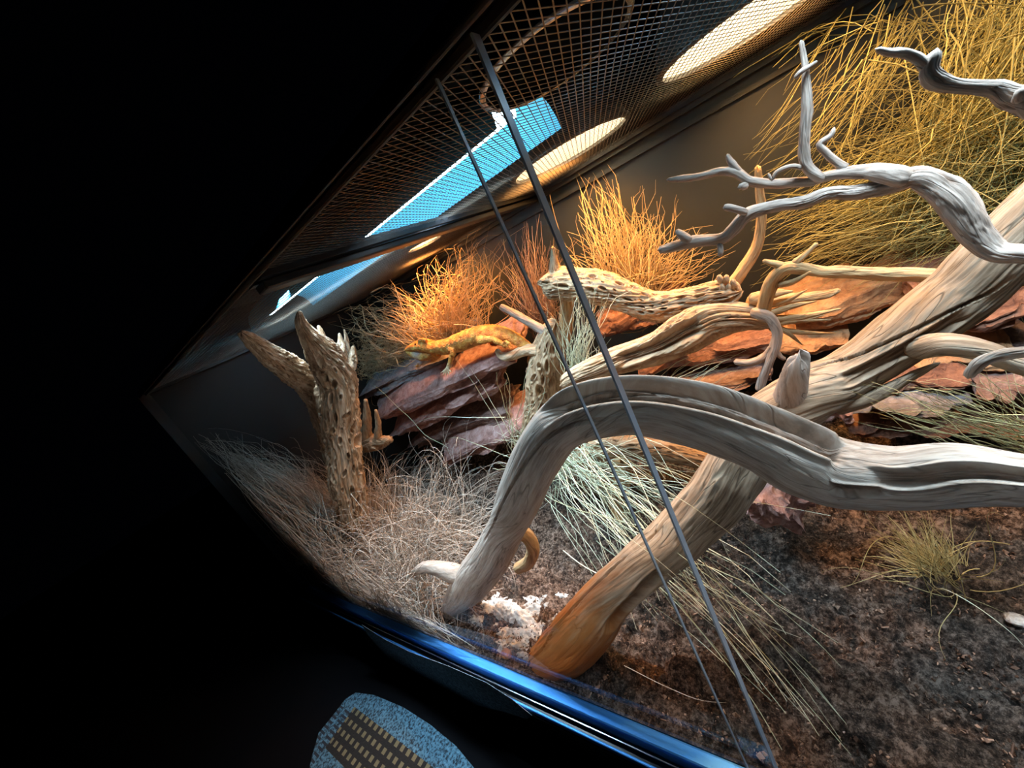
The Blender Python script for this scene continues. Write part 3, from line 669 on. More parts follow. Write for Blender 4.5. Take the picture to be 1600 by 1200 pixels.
# ------------------------------------------------------------------ rocks
def rock(name, A, B, depth, thick, mat, label, seed=1, n=(64, 30, 12), rough=.10, taper=.16, tiltn=(0, 0, 1), cat='rock', group=None):
    """a slab running from A to B (its front face), 'depth' deep, 'thick' thick; layered and chipped"""
    A, B = np.asarray(A, float), np.asarray(B, float); ax = B - A; L = np.linalg.norm(ax); ax /= L
    up = np.asarray(tiltn, float); up = _n(up - ax * (up @ ax)); dp = np.cross(up, ax)
    if dp[1] < 0: dp = -dp
    C0 = (A + B) / 2 + dp * depth / 2
    V = []; Fc = []
    def face(fn, a, b):
        n0 = len(V)
        for i in range(a + 1):
            for j in range(b + 1): V.append(fn(i / a * 2 - 1, j / b * 2 - 1))
        for i in range(a):
            for j in range(b):
                q = n0 + i * (b + 1) + j; Fc.append([q, q + 1, q + b + 2, q + b + 1])
    nx_, ny_, nz_ = n
    for sg in (-1, 1):
        face(lambda u, v: (u, v, sg), nx_, ny_); face(lambda u, v: (u, sg, v), nx_, nz_); face(lambda u, v: (sg, u, v), ny_, nz_)
    P = np.array(V, float)
    X, Y, Z = P[:, 0].copy(), P[:, 1].copy(), P[:, 2].copy()
    lay = np.floor((Z * .5 + .5) * 5 + .8 * fbm(np.stack([X * 2, Y * 2, X * 0], -1), 2, seed)) 
    # outline: jagged ends and front edge, each layer with its own offset
    h = lambda k: np.stack([lay * 7.1 + k, lay * 3.3, lay * 0], -1)
    fx = 1 - taper * .5 * (1 + vnoise(np.stack([Y * 2.0, Z * .8 + lay * .15, X * 0 + np.sign(X) * 5], -1), seed + 1)) - .03 * vnoise(h(1), seed)
    fy = 1 - .22 * (1 + vnoise(np.stack([X * 2.4, Z * .8, np.sign(Y) * 5 + 0 * X], -1), seed + 2)) - .05 * vnoise(h(9), seed + 4)
    edgez = np.maximum(np.abs(X), np.abs(Y))
    fz = (1 - .35 * sstep(.75, 1.0, edgez)) * (1 - .3 * (1 + vnoise(np.stack([X * 1.3, Y * 1.3, np.sign(Z) * 3 + 0 * X], -1), seed + 3)) * .5)
    X *= fx; Y *= fy; Z *= fz
    W = C0 + X[:, None] * ax * L / 2 + Y[:, None] * dp * depth / 2 + Z[:, None] * up * thick / 2
    s0 = min(thick, depth, L)
    W = W + s0 * rough * .5 * np.stack([fbm(W * 2.2 / s0, 3, seed + 10), fbm(W * 2.2 / s0, 3, seed + 20), fbm(W * 2.2 / s0, 3, seed + 30)], -1)
    W = W + .0016 * np.stack([fbm(W * 160, 2, seed + 40)] * 3, -1)
    layer = np.stack([X * L / 2, Y * depth / 2, Z * thick * 2.2], -1) + seed
    o = mk(name, W, Fc, mat, None, None, False, {'layer': ('FLOAT_VECTOR', layer)}, weld=1e-6)
    o.data.polygons.foreach_set('use_smooth', [False] * len(o.data.polygons))
    return tag(o, label, cat, group)
def mpx(p, v): return msize(p, v)
def slab(a, b, hpx, depth, mat, label, seed, tiltn=(0, 0, 1), **kw):
    A, B = at(*a), at(*b); th = msize((A + B) / 2, hpx)
    return rock('rock_slab', A, B, depth, th, mat, label, seed, tiltn=tiltn, cat='rock slab', **kw)
slab((552, 632, .40), (728, 556, .43), 22, .16, M['greyrock'], 'grey slate slab at the top of the left stack under the lizard head', 201, (.05, -.35, 1))
slab((700, 575, .43), (812, 545, .45), 24, .12, M['pink'], 'short reddish slab under the lizard hind leg', 202, (.05, -.35, 1))
slab((588, 662, .38), (818, 562, .41), 28, .13, M['pink'], 'long pink slate slab slanting along the front of the left stack', 203, (0, -.75, 1), taper=.12)
slab((612, 688, .385), (785, 615, .415), 26, .13, M['pink'], 'dusky pink slab second in the left stack, shadowed gap above it', 204, (0, -.6, 1))
slab((640, 708, .40), (800, 650, .43), 28, .12, M['darkrock'], 'dark brown slab low in the left stack', 205, (0, -.4, 1))
slab((690, 742, .37), (842, 668, .42), 26, .13, M['pink'], 'mauve slab at the bottom of the left stack behind the grey grass', 206, (0, -.7, 1))
slab((1240, 520, .50), (1470, 462, .52), 66, .10, M['orangerock'], 'large orange sandstone slab behind the trunk', 211, (0, -.6, 1), taper=.1)
slab((1205, 562, .48), (1335, 552, .49), 34, .12, M['orangerock'], 'small orange slab under the large orange sandstone slab', 212, (0, -.5, 1))
slab((990, 590, .47), (1235, 545, .50), 46, .12, M['redrock'], 'dark red slab behind the pale grass right of the arch top', 213, (0, -.4, 1))
slab((930, 530, .52), (1075, 480, .53), 44, .09, M['redrock'], 'brown red rock behind the cholla log', 214, (0, -.4, 1))
slab((1030, 622, .45), (1215, 596, .46), 26, .12, M['darkrock'], 'thin dark slab just above the driftwood arch', 215)
slab((1490, 530, .42), (1690, 470, .44), 70, .14, M['redrock'], 'rough red rock behind the trunk at the far right', 216, (0, -.5, 1))
slab((1430, 588, .42), (1600, 578, .42), 34, .14, M['orangerock'], 'orange slab below the side branch on the right', 217, (0, -.4, 1))
slab((1385, 615, .40), (1530, 608, .40), 36, .14, M['redrock'], 'maroon slab layered under the orange slab on the right', 218, (0, -.3, 1))
slab((1335, 655, .38), (1530, 655, .38), 34, .14, M['greyrock'], 'grey brown slab in the right pile above the flat base', 219, (0, -.3, 1))
slab((1320, 690, .375), (1640, 700, .37), 26, .20, M['redrock'], 'flat rust coloured base slab of the right pile', 220, (0, -.2, 1))
slab((1250, 672, .35), (1340, 655, .35), 50, .10, M['pink'], 'blunt brown rock between trunk and grey brown slab', 221, (0, -.3, 1))
slab((1530, 630, .39), (1690, 620, .39), 30, .14, M['darkrock'], 'dark slab at the right edge under the olive grass', 222, (0, -.3, 1))
pA, pB = at(1160, 818, .245), at(1262, 832, .222)
rock('angular_rock', pA, pB, .08, msize(pA, 96), M['pink'], 'angular dark rock with a pale worn face on the soil below the arch', 231, rough=.3, taper=.5, tiltn=(.1, -.5, 1))

# pebbles and crust
def pebble(c, r, mat, label, seed, squash=.6):
    bm = bmesh.new(); bmesh.ops.create_icosphere(bm, subdivisions=4, radius=1.0)
    P = np.array([v.co[:] for v in bm.verts]); Fc = [[v.index for v in f.verts] for f in bm.faces]; bm.free()
    P = P * (1 + .28 * fbm(P * 1.3, 3, seed) + .1 * fbm(P * 5, 2, seed + 5))[:, None] * np.array([1.2, 1, squash]) * r + np.array(c)
    o = mk('pebble', P, Fc, mat, None, None, True, {'layer': ('FLOAT_VECTOR', P)})
    return tag(o, label, 'pebble')
p = atz(1588, 968, ZS + .008); pebble(p, .0065, M['crust'], 'round pale pebble on the soil below the small olive tuft', 3)
p = atz(790, 1022, ZS + .012); pebble(p, .008, M['orangerock'], 'small orange chip at the tip of the trunk foot', 6)
# white crust: one crusty sheet of lumps lying on the soil
cc = atz(812, 958, ZS + .008); n_ = 110
u, v = np.meshgrid(np.linspace(-1, 1, n_), np.linspace(-1, 1, n_)); rr = np.sqrt(u * u + v * v)
q = np.stack([u * 2.5, v * 2.5, u * 0], -1)
X_ = cc[0] + u * .095 + v * .02; Y_ = np.clip(cc[1] + v * .065, .012, .6)
Z_ = soil_z(X_, Y_) + .018 * (.82 - rr + .9 * fbm(q, 4, 77) - .35 * np.abs(fbm(q * 3, 3, 78)) * 2) + .004 * fbm(q * 9, 3, 79)
id_ = np.arange(n_ * n_).reshape(n_, n_)
Fq = np.stack([id_[:-1, :-1].ravel(), id_[:-1, 1:].ravel(), id_[1:, 1:].ravel(), id_[1:, :-1].ravel()], -1)
keep = (Z_ > soil_z(X_, Y_) - .006).ravel()[Fq].all(1)
PP = np.stack([X_, Y_, Z_], -1).reshape(-1, 3)
o = mk('mineral_crust', PP, Fq[keep], M['crust'], None, None, True, {'layer': ('FLOAT_VECTOR', PP)})
bm = bmesh.new(); bm.from_mesh(o.data); bmesh.ops.delete(bm, geom=[v_ for v_ in bm.verts if not v_.link_faces], context='VERTS'); bm.to_mesh(o.data); bm.free()
tag(o, 'crumbly white mineral crust on the soil between the two driftwood feet', 'crust', kind='stuff')
# loose crumbs, chips and short straws on the soil
g = np.random.default_rng(5); nB = 16000
x = g.uniform(-.95, .45, nB); y = .012 + g.random(nB) ** 1.3 * .5
z = soil_z(x, y) + .004; a = g.uniform(0, 6.28, nB); l = g.uniform(.0006, .0032, nB) * (1 + 3 * (g.random(nB) > .985))
A = np.stack([x, y, z], -1); Bp = A + np.stack([np.cos(a) * l, np.sin(a) * l, g.uniform(-.001, .003, nB)], -1)
tt = np.linspace(0, 1, 3)[None, :, None]
o = blades(A[:, None] * (1 - tt) + Bp[:, None] * tt, g.uniform(.0004, .0015, nB), 'soil_crumbs', M['crumb'], tint=g.random(nB) ** 2.2, tip=.6)
tag(o, 'loose crumbs and fibre bits scattered over the soil', 'crumbs', kind='stuff')

# coarse clods: little irregular octahedra
nC = 7000; x = g.uniform(-.9, .45, nC); y = .012 + g.random(nC) ** 1.3 * .5; r = .0009 + .0022 * g.random(nC) ** 4
base = np.array([[1, 0, 0], [0, 1, 0], [-1, 0, 0], [0, -1, 0], [0, 0, 1], [0, 0, -1]], float)
Vc = (base[None] + g.normal(0, .28, (nC, 6, 3))) * r[:, None, None] + np.stack([x, y, soil_z(x, y) + .003 + r * .4], -1)[:, None]
oc = np.array([[0, 1, 4], [1, 2, 4], [2, 3, 4], [3, 0, 4], [1, 0, 5], [2, 1, 5], [3, 2, 5], [0, 3, 5]])
o = mk('soil_clods', Vc.reshape(-1, 3), (oc[None] + 6 * np.arange(nC)[:, None, None]).reshape(-1, 3), M['crumb'], None, None, False, {'tint': ('FLOAT', np.repeat(g.random(nC) ** 3.0, 6))})
o.data.polygons.foreach_set('use_smooth', [False] * len(o.data.polygons))
tag(o, 'small dark clods of soil lying all over the soil surface', 'clods', kind='stuff')

# ------------------------------------------------------------------ plants
def tuft(name, parts, mat, label, cat, origin, rad, tint=None, group=None, tip=.25):
    m = max(p.shape[1] for p in parts)
    def rs(p):                                     # every strand gets the same number of points
        k = p.shape[1]; q = np.linspace(0, k - 1, m); i = np.clip(q.astype(int), 0, k - 2); f = (q - i)[None, :, None]
        return p[:, i] * (1 - f) + p[:, i + 1] * f
    P = np.concatenate([rs(p) for p in parts]); n = len(P)
    g = np.random.default_rng(n)
    o = blades(P, g.uniform(rad[0], rad[1], n), name, mat, None, origin, tint=g.random(n) if tint is None else tint, tip=tip)
    return tag(o, label, cat, group)
# front left grey fluffy clumps
b1 = (-.93, .12, .10); b2 = (-.74, .13, .09); b3 = (-.70, .05, .09)
tuft('dry_grass_clump', [grow(b1, 1100, (.14, .30), (.75, .40), None, 1.4, 1.3, (.05, .05), 14, 301),
                         grow((-.98, .18, .10), 650, (.16, .30), (.7, .35), (3.6, 1.2), 1.2, 1.1, (.04, .06), 14, 302)], M['pale_grass'],
     'grey dry grass clump left of the stump fading into the dark end', 'grass clump', b1, (.0006, .0012))
tuft('dry_grass_clump', [grow(b2, 1250, (.14, .34), (.95, .4), None, 1.8, 1.8, (.05, .05), 16, 303),
                         grow(b3, 500, (.10, .24), (1.0, .4), (-1.2, 1.0), 1.5, 2.6, (.04, .02), 18, 304)], M['pale_grass'],
     'curly pale dry grass clump at the foot of the driftwood arch', 'grass clump', b2, (.0006, .0012))
g = np.random.default_rng(305); n = 900
A = np.array([atx(g.uniform(470, 560), g.uniform(780, 900), -.95 + g.normal(0, .03)) for _ in range(n)]); A[:, 2] = np.maximum(A[:, 2] - .05, .09)
B = np.array([atx(g.uniform(300, 500) , 0, -1.05) if False else atx(u_, v_, -1.08 + g.normal(0, .02)) for (u_, v_) in [(300 + 200 * k_ + g.normal(0, 8), 660 + 30 * k_ + g.uniform(0, 1) * (30 + 120 * k_)) for k_ in g.random(n)]])
B2 = A + (B - A) * g.uniform(.55, 1.0, n)[:, None]
tuft('dry_grass_clump', [span(A, B2, -g.uniform(.0, .05, n), .018, 14, 306)], M['pale_grass'], 'tall dim grey grass sweeping up against the dark end wall', 'grass clump', (-1.0, .1, .1), (.0005, .0010))
# orange tuft behind the lizard
def fan(base, ends, n, seed, jit=(22, 22), yb=.58, ye=(.5, .62), sag=(-.02, .01), wob=.012, bj=10, S=12):
    """stems rising from around one base to a ragged crown"""
    g = np.random.default_rng(seed); A = []; B = []
    for i in range(n):
        bu, bv = base[0] + g.normal(0, bj), base[1] + g.normal(0, bj * .6)
        e = ends[g.integers(len(ends))]; yy = g.uniform(*ye)
        A.append(at(bu, bv, yb + g.normal(0, .006))); B.append(at(e[0] + g.normal(0, jit[0]), e[1] + g.normal(0, jit[1]), yy))
    A, B = np.array(A), np.array(B); f = g.uniform(.55, 1.0, n)[:, None]; B = A + (B - A) * f
    return span(A, B, g.uniform(sag[0], sag[1], n), wob, S, seed)
tuft('dry_shrub', [fan((705, 530), [(640, 470), (690, 400), (735, 370), (770, 360), (660, 420), (720, 380), (790, 400)], 210, 311, yb=.52, ye=(.47, .60), wob=.03),
                   fan((690, 540), [(530, 470), (560, 520), (550, 560), (600, 480), (520, 500), (590, 440), (575, 580)], 230, 312, yb=.52, ye=(.42, .58), wob=.032, jit=(24, 16))], M['straw'],
     'orange lit wiry shrub behind the lizard', 'shrub', at(705, 530, .52), (.0009, .0016))
tuft('dry_shrub', [fan((600, 560), [(560, 540), (640, 520), (560, 590), (650, 560), (580, 610), (540, 560)], 240, 313, yb=.50, ye=(.44, .54), wob=.02, bj=24)], M['straw'],
     'low brown brushy shrub in front of the lizard snout', 'shrub', at(600, 560, .50), (.0008, .0014))
tuft('twig_shrub', [fan((850, 520), [(790, 380), (810, 350), (840, 350), (860, 380), (780, 420), (830, 330)], 130, 314, yb=.56, ye=(.52, .60), wob=.008),
                    fan((845, 500), [(800, 420), (830, 400), (870, 420), (880, 380)], 90, 315, yb=.55, wob=.01)], M['red_twig'],
     'thin grey and red twiggy shrub behind the glass door edge', 'shrub', at(850, 520, .56), (.0006, .0013))
tuft('dry_shrub', [fan((985, 480), [(900, 290), (930, 260), (960, 300), (1010, 300), (1040, 300), (920, 350), (1000, 350), (1090, 380), (950, 360), (1040, 340), (940, 300)], 320, 316, yb=.57, ye=(.55, .62), wob=.014, bj=22),
                   fan((1000, 480), [(1100, 400), (1120, 430), (1080, 360), (1140, 380), (900, 420), (880, 400)], 130, 317, yb=.57, ye=(.54, .61), wob=.012, bj=26)], M['straw'],
     'orange tan wiry shrub above the cholla log', 'shrub', at(985, 480, .57), (.0007, .0013))
# broom bush at the right back
def spray(us, vs, ue, ve, n, seed, y0=(.50, .61), y1=(.50, .61), wob=.008, sag=(-.01, .02)):
    g = np.random.default_rng(seed)
    A = np.array([at(g.uniform(*us), g.uniform(*vs), g.uniform(*y0)) for _ in range(n)])
    B = np.array([at(g.uniform(*ue), g.uniform(*ve), g.uniform(*y1)) for _ in range(n)])
    return span(A, B, g.uniform(sag[0], sag[1], n), wob, 9, seed)
def cross(us, vs, n, seed, ang=(3.5, .45), length=(.08, .24), ys=(.49, .615)):
    """straight wiry stems lying across each other in a thicket"""
    g = np.random.default_rng(seed); A = []; B = []
    for _ in range(n):
        p = at(g.uniform(*us), g.uniform(*vs), g.uniform(*ys)); a = g.normal(*ang); l = g.uniform(*length) / 2
        d = np.array([math.cos(a), g.normal(0, .12), math.sin(a)]) * l
        q0, q1 = p - d, p + d
        if max(q0[2], q1[2]) > ZT - .02: continue
        A.append(q0); B.append(q1)
    return span(np.array(A), np.array(B), g.uniform(-.012, .006, len(A)), .005, 9, seed)
tuft('broom_bush', [cross((1430, 1720), (20, 400), 520, 321, (3.7, .9)), cross((1400, 1700), (180, 400), 420, 322, (3.35, .75)), cross((1250, 1500), (290, 410), 330, 323, (3.2, .25), (.06, .18)),
                    cross((1330, 1560), (210, 330), 200, 324, (3.3, .8), (.05, .16)), cross((1480, 1680), (0, 420), 260, 325, (4.3, .35), (.12, .28))], M['broom'],
     'dense golden broom bush filling the back right corner', 'bush', at(1600, 330, .56), (.0005, .0009))
tuft('broom_spray', [spray((1300, 1420), (-10, 120), (1160, 1260), (180, 290), 26, 326, wob=.006), spray((1380, 1440), (-20, 60), (1220, 1330), (200, 330), 30, 327, wob=.006),
                     spray((1340, 1420), (20, 50), (1140, 1260), (70, 170), 9, 328, sag=(-.03, -.01))], M['broom'],
     'loose yellow green stems hanging across the grey back panel', 'stems', at(1380, 40, .55), (.0004, .0008))
# long pale grass by the cholla log
tuft('green_grass_tuft', [fan((900, 590), [(880, 430), (920, 420), (950, 470), (900, 480), (960, 520), (935, 440), (860, 470)], 70, 331, yb=.37, ye=(.33, .40), wob=.01, jit=(14, 18))], M['green_grass'],
     'sparse pale green tuft growing between cholla post and cholla log', 'grass tuft', at(900, 590, .37), (.0006, .0011))
# long pale grass cascading to the lower right
g = np.random.default_rng(341); n = 105; A = []; B = []
for i in range(n):
    A.append(at(885 + g.normal(0, 22), 720 + g.normal(0, 26), .36 + g.normal(0, .012)))
    k = g.random()
    if k < .42: e = (g.uniform(1000, 1200), g.uniform(740, 900)); yy = g.uniform(.20, .33)
    elif k < .72: e = (g.uniform(940, 1110), g.uniform(900, 1010)); yy = g.uniform(.10, .2)
    elif k < .88: e = (g.uniform(1110, 1260), g.uniform(880, 1050)); yy = g.uniform(.08, .18)
    else: e = (g.uniform(1180, 1330), g.uniform(1030, 1190)); yy = g.uniform(.02, .07)
    B.append(at(e[0], e[1], yy))
A, B = np.array(A), np.array(B)
c1 = span(A, B, -g.uniform(.01, .06, n), .020, 14, 342)
c2 = grow(at(880, 730, .36), 130, (.08, .20), (.9, .4), None, 1.8, 2.2, (.025, .02), 14, 343)
c3 = []
for (a_, b_, ya, yb_, sg) in [((905, 690), (1228, 1115), .30, .03, -.02), ((930, 800), (1310, 1005), .26, .10, -.02), ((950, 760), (1330, 1180), .25, .02, -.01), ((1030, 900), (1222, 1172), .12, .02, -.01),
                              ((900, 740), (1298, 806), .33, .20, -.015), ((880, 860), (1130, 1035), .18, .06, -.012), ((1060, 800), (1280, 1150), .22, .03, -.01), ((1080, 880), (1315, 1043), .2, .08, -.01)]:
    c3.append(span(np.array([at(*a_, ya)]), np.array([at(*b_, yb_)]), sg, .004, 14, int(b_[0])))
# stems rising from the post foot
c4 = fan((810, 700), [(790, 560), (815, 540), (800, 600), (850, 560), (780, 600)], 16, 344, yb=.36, ye=(.30, .36), wob=.012)[:, :, :]
c4 = span(c4[:, 0], c4[:, -1], -.01, .01, 14, 345)
tuft('green_grass_tuft', [c1, c2] + c3 + [c4], M['green_grass'], 'long pale green grass cascading over the lower trunk toward the glass', 'grass tuft', at(885, 725, .36), (.0005, .0010), tip=.35)
c5 = [span(np.array([at(*a_, ya)]), np.array([at(*b_, yb_)]), sg, .006, 14, int(b_[1])) for (a_, b_, ya, yb_, sg) in
      [((790, 652), (640, 668), .35, .36, -.022), ((800, 705), (712, 560), .34, .36, -.012), ((806, 690), (735, 575), .34, .35, -.006), ((810, 720), (690, 690), .33, .34, -.03), ((700, 700), (580, 600), .33, .34, .01), ((520, 640), (560, 500), .30, .34, -.02)]]
tuft('curved_straw', c5, M['green_grass'], 'few long curved blades hanging in front of the stacked pink slabs', 'straw', at(790, 690, .34), (.0006, .0009))
tuft('green_grass_tuft', [spray((930, 1010), (640, 690), (1080, 1180), (540, 640), 26, 346, y0=(.3, .33), y1=(.32, .38), sag=(-.02, -.005))], M['green_grass'],
     'few pale blades rising behind the top of the driftwood arch', 'grass tuft', at(960, 660, .31), (.0006, .0010))
g = np.random.default_rng(7)
# right olive clump
tuft('olive_grass_tuft', [spray((1640, 1760), (670, 760), (1330, 1480), (590, 660), 55, 351, y0=(.20, .24), y1=(.22, .30), wob=.006, sag=(-.01, .01)),
                          spray((1640, 1760), (660, 740), (1480, 1600), (560, 640), 26, 352, y0=(.20, .24), y1=(.22, .30), wob=.006)], M['olive'],
     'olive grass clump leaning in from the right edge over the rocks', 'grass tuft', at(1680, 700, .22), (.0004, .0007))
bs = at(1478, 900, .25); bs = np.array([bs[0], bs[1], soil_at(bs[0], bs[1])])
tuft('olive_grass_tuft', [grow(bs, 260, (.03, .075), (.65, .3), (2.5, .7), 0.9, 1.2, (.010, .010), 12, 353), grow(bs, 14, (.08, .17), (1.15, .3), None, 1.2, 2.6, (.01, .01), 16, 354)], M['olive'],
     'small olive grass tuft with long curling blades on the bare soil', 'grass tuft', bs, (.0003, .0007))
tuft('grass_straw', [span(np.array([at(975, 1040, .02)]), np.array([at(1135, 1098, .02)]), .012, .001, 14, 2)], M['pale_grass'], 'single curved straw lying near the glass at the bottom', 'straw', at(975, 1040, .02), (.0004, .0005))
tuft('grass_straw', [span(np.array([atz(1470, 920, ZS + .03)]), np.array([atz(1600, 1010, ZS + .02)]), -.012, .002, 14, 2)], M['green_grass'], 'single long blade curving over the soil from the small olive tuft', 'straw', atz(1470, 920, ZS + .03), (.0005, .0006))

# ------------------------------------------------------------------ lizard
def tube_part(C, seg=20, flat=(1.0, 1.0), ds=.002):
    S = catmull(C, ds); c = S[:, :3]; r = S[:, 3]; m = len(c)
    T = np.gradient(c, axis=0); T /= np.linalg.norm(T, axis=1, keepdims=True)
    rf = np.array([0, 0, 1.0]); e1 = rf - T * (T @ rf)[:, None]; e1 /= np.linalg.norm(e1, axis=1, keepdims=True); e2 = np.cross(T, e1)
    th = np.linspace(0, 2 * np.pi, seg, endpoint=False)
    pos = c[:, None] + r[:, None, None] * (flat[0] * np.cos(th)[None, :, None] * e1[:, None] + flat[1] * np.sin(th)[None, :, None] * e2[:, None])
    V = pos.reshape(-1, 3); id_ = np.arange(m * seg).reshape(m, seg); i2 = np.roll(id_, -1, 1)
    F = np.stack([id_[:-1], i2[:-1], i2[1:], id_[1:]], -1).reshape(-1, 4).tolist()
    V = np.vstack([V, c[0], c[-1]])
    F += [[m * seg, int(id_[0, (k + 1) % seg]), int(id_[0, k])] for k in range(seg)] + [[m * seg + 1, int(id_[-1, k]), int(id_[-1, (k + 1) % seg])] for k in range(seg)]
    return V, F
def lizard():
    LV, LF = [], []
    def add(C, **k):
        V, F = tube_part(C, **k); n = sum(len(v) for v in LV); LV.append(V); LF.extend([[i + n for i in f] for f in F])
    Y = .415
    # trunk and tail
    add(px([(672, 544, Y, 9), (683, 543, Y, 11), (700, 541, Y, 13.5), (718, 535, Y, 15.5), (736, 528, Y, 16), (755, 522, Y, 15), (772, 520, Y, 13), (790, 523, Y, 11), (806, 530, Y, 9), (824, 541, Y, 7.2), (842, 552, Y + .005, 5.4), (862, 562, Y + .01, 3), (884, 570, Y + .02, 1.6)]), seg=28, flat=(.92, 1.25))
    # head wedge, jaw, beard
    add(px([(634, 546, Y, 2.5), (640, 544, Y, 5.5), (650, 541, Y, 8.5), (661, 539, Y, 10.5), (671, 541, Y, 10.5), (682, 543, Y, 9)]), seg=24, flat=(.85, 1.35))
    add(px([(636, 549, Y, 2.5), (646, 551, Y, 6.5), (657, 553, Y, 9.5), (668, 554, Y, 10), (680, 551, Y, 7)]), seg=24, flat=(.85, 1.5))
    add(px([(654, 533, Y - .008, 3), (660, 531, Y - .008, 3.6), (667, 533, Y - .008, 3)]), seg=12)
    # near front leg, toes
    add(px([(694, 545, Y - .01, 6.5), (703, 545, Y - .02, 6), (708, 549, Y - .03, 5), (705, 560, Y - .032, 4.2), (702, 571, Y - .034, 3.4), (698, 578, Y - .036, 3.6)]), seg=16)
    for i, (u, v) in enumerate([(688, 583), (692, 586), (697, 587), (702, 586), (706, 582)]):
        add(px([(699, 576, Y - .036, 2.2), ((699 + u) / 2, (577 + v) / 2 - .5, Y - .038, 1.5), (u, v, Y - .040, .8)]), seg=8, ds=.001)
    # far front leg, reaching forward
    add(px([(685, 552, Y + .0, 6), (678, 560, Y + .01, 5), (668, 564, Y + .0, 4), (658, 568, Y - .01, 3)]), seg=14)
    for k, (u, v) in enumerate([(648, 572), (651, 574), (655, 575), (652, 568)]):
        add(px([(658, 568, Y - .01, 2), (u, v, Y - .012, .8)]), seg=8, ds=.001)
    # hind leg, long toes
    add(px([(757, 526, Y - .012, 8.5), (750, 531, Y - .025, 7), (757, 531, Y - .034, 6), (768, 530, Y - .034, 5), (778, 534, Y - .032, 4), (786, 538, Y - .03, 3.2)]), seg=16)
    for i, (u, v, mu, mv) in enumerate([(793, 534, 790, 533), (799, 538, 794, 535), (801, 543, 796, 538), (799, 547, 794, 542), (792, 547, 789, 543)]):
        add(px([(785, 538, Y - .03, 2.4), (mu, mv, Y - .031, 1.6), (u, v, Y - .030, .8)]), seg=8, ds=.001)
    # far hind leg
    add(px([(765, 522, Y + .012, 8), (775, 528, Y + .03, 6), (768, 534, Y + .04, 4.5), (776, 540, Y + .04, 3)]), seg=14)
    V = np.vstack(LV)
    me_o = mk('bearded_dragon', V, LF, None, None, tuple(at(700, 560, Y)), True)
    rm = me_o.modifiers.new('r', 'REMESH'); rm.mode = 'VOXEL'; rm.voxel_size = .0013; rm.use_smooth_shade = True
    sm = me_o.modifiers.new('s', 'SMOOTH'); sm.factor = .5; sm.iterations = 3
    dg = bpy.context.evaluated_depsgraph_get(); ev = me_o.evaluated_get(dg); nm = bpy.data.meshes.new_from_object(ev)
    me_o.modifiers.clear(); old = me_o.data; me_o.data = nm; bpy.data.meshes.remove(old)
    # scales + rows of soft spikes pushed out of the skin
    co = np.empty(len(nm.vertices) * 3); nm.vertices.foreach_get('co', co); co = co.reshape(-1, 3)
    no = np.empty(len(nm.vertices) * 3); nm.vertices.foreach_get('normal', no); no = no.reshape(-1, 3)
    co += no * (.0007 * fbm(co * 260, 2, 3) + .0012 * sstep(.45, .8, vnoise(co * 210, 8)))[:, None]
    nm.vertices.foreach_set('co', co.ravel()); nm.polygons.foreach_set('use_smooth', [True] * len(nm.polygons)); nm.update()
    # skin
    m, nt, b = newmat('lizard_skin')
    tc = nd(nt, 'ShaderNodeTexCoord').outputs['Object']
    geo = nd(nt, 'ShaderNodeNewGeometry'); sep = nd(nt, 'ShaderNodeSeparateXYZ'); nt.links.new(tc, sep.inputs[0])
    vor = nd(nt, 'ShaderNodeTexVoronoi'); vor.inputs['Scale'].default_value = 420; nt.links.new(tc, vor.inputs['Vector'])
    base = ramp(nt, noise(nt, tc, 75, 4, .6), [(.38, (.44, .14, .02)), (.52, (.62, .25, .04)), (.64, (.75, .40, .09))])
    # pale throat and forelimbs: the animal's own colour, by place on its body
    hx = at(660, 556, Y) - at(700, 560, Y)
    dn = nd(nt, 'ShaderNodeVectorMath', operation='DISTANCE'); nt.links.new(tc, dn.inputs[0]); dn.inputs[1].default_value = tuple(hx)
    throat = ramp(nt, dn.outputs['Value'], [(.019, (.85, .85, .85)), (.029, (0, 0, 0))])
    hf = at(698, 578, Y - .035) - at(700, 560, Y)
    dn2 = nd(nt, 'ShaderNodeVectorMath', operation='DISTANCE'); nt.links.new(tc, dn2.inputs[0]); dn2.inputs[1].default_value = tuple(hf)
    foot = ramp(nt, dn2.outputs['Value'], [(.012, (1, 1, 1)), (.032, (0, 0, 0))])
    c = mixc(nt, throat, base, (.40, .36, .35)); c = mixc(nt, foot, c, (.55, .42, .26))
    nt.links.new(c, b.inputs['Base Color']); b.inputs['Roughness'].default_value = .6
    bump(nt, b, vor.outputs['Distance'], .8, .0018)
    nm.materials.clear(); nm.materials.append(m)
    tag(me_o, 'orange bearded dragon lizard resting on the slate stack', 'lizard')
    for yy in (Y - .0155,):
        e = at(649, 538, yy); bm = bmesh.new(); bmesh.ops.create_uvsphere(bm, u_segments=16, v_segments=10, radius=.0027)
        P = np.array([q.co[:] for q in bm.verts]) + e; Fc = [[q.index for q in f.verts] for f in bm.faces]; bm.free()
        eo = mk('eye', P, Fc, simple('dark_eye', (.03, .015, .01), .15), me_o); eo['label'] = 'small dark eye'
lizard()

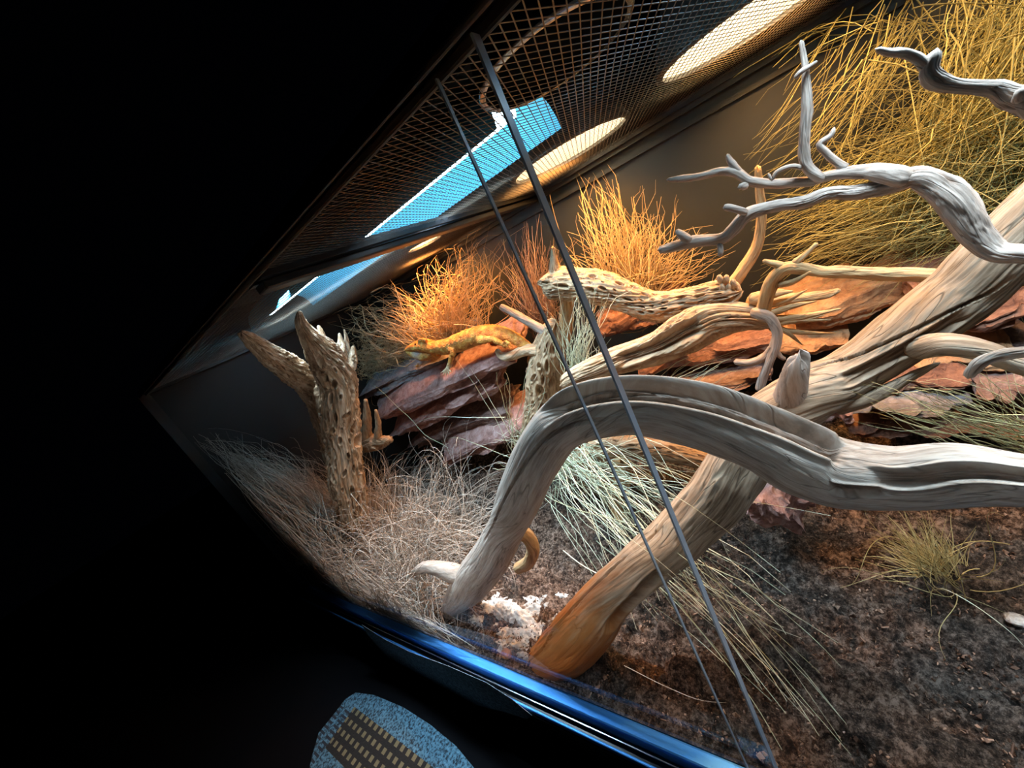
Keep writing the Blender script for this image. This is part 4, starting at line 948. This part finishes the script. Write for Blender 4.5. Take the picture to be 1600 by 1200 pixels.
# ------------------------------------------------------------------ outside, in front of the tank
def rug_mat():
    m, nt, b = newmat('rug')
    tc = nd(nt, 'ShaderNodeTexCoord').outputs['Object']
    s = nd(nt, 'ShaderNodeSeparateXYZ'); nt.links.new(tc, s.inputs[0]); X, Y = s.outputs[0], s.outputs[1]
    sp = noise(nt, tc, 260, 3, .7)
    blue = ramp(nt, sp, [(.40, (.01, .02, .03)), (.5, (.06, .14, .20)), (.7, (.12, .25, .34))])
    # rows of cream blocks on a dark border
    def cell(v, k, off=0.0):
        return mathn(nt, 'FRACT', mathn(nt, 'ADD', mathn(nt, 'MULTIPLY', v, k), off))
    fx = cell(X, 62.0); fy = cell(Y, 62.0)
    inx = mathn(nt, 'MULTIPLY', mathn(nt, 'GREATER_THAN', fx, .22), mathn(nt, 'LESS_THAN', fx, .72))
    iny = mathn(nt, 'MULTIPLY', mathn(nt, 'GREATER_THAN', fy, .25), mathn(nt, 'LESS_THAN', fy, .75))
    dot = mathn(nt, 'MULTIPLY', inx, iny)
    bord = mixc(nt, dot, (.012, .010, .009), (.16, .13, .07))
    bw = mathn(nt, 'MULTIPLY', mathn(nt, 'GREATER_THAN', Y, -.085), mathn(nt, 'LESS_THAN', Y, -.020))
    bw = mathn(nt, 'MULTIPLY', bw, mathn(nt, 'GREATER_THAN', X, -.075))
    # dark hatch strokes beside the border
    hs = cell(Y, 120.0); h2 = cell(X, 30.0)
    ht = mathn(nt, 'MULTIPLY', mathn(nt, 'LESS_THAN', hs, .45), mathn(nt, 'GREATER_THAN', h2, .2))
    hz = mathn(nt, 'MULTIPLY', ht, mathn(nt, 'MULTIPLY', mathn(nt, 'LESS_THAN', X, -.075), mathn(nt, 'LESS_THAN', Y, -.03)))
    c = mixc(nt, hz, blue, (.015, .02, .03)); c = mixc(nt, bw, c, bord)
    nt.links.new(c, b.inputs['Base Color']); b.inputs['Roughness'].default_value = .95
    bump(nt, b, sp, .5, .003); return m
c0 = atz(600, 1110, 0.003)
def flat(name, uv, z0, z1, mat, label, cat, loc=None):
    """a thin sheet of fabric with the given outline"""
    P = [atz(u, v, z1) for (u, v) in uv]; n = len(P)
    V = [tuple(p) for p in P] + [(p[0], p[1], z0) for p in P]
    F = [list(range(n)), list(range(2 * n - 1, n - 1, -1))] + [[i, n + i, n + (i + 1) % n, (i + 1) % n] for i in range(n)]
    o = mk(name, V, F, mat, None, loc, False); bm = bmesh.new(); bm.from_mesh(o.data); bmesh.ops.recalc_face_normals(bm, faces=bm.faces); bm.to_mesh(o.data); bm.free()
    return tag(o, label, cat)
flat('rug', [(556, 1082), (585, 1086), (630, 1105), (672, 1132), (712, 1165), (745, 1205), (760, 1260), (600, 1300), (480, 1215), (488, 1180), (498, 1145), (520, 1118), (540, 1092)],  # outline traces the pool of light on the floor, not the rug's edge
     0.0, .004, rug_mat(), 'blue speckled rug with a dark dotted border, cut to the lit patch of floor outside', 'rug', tuple(c0))
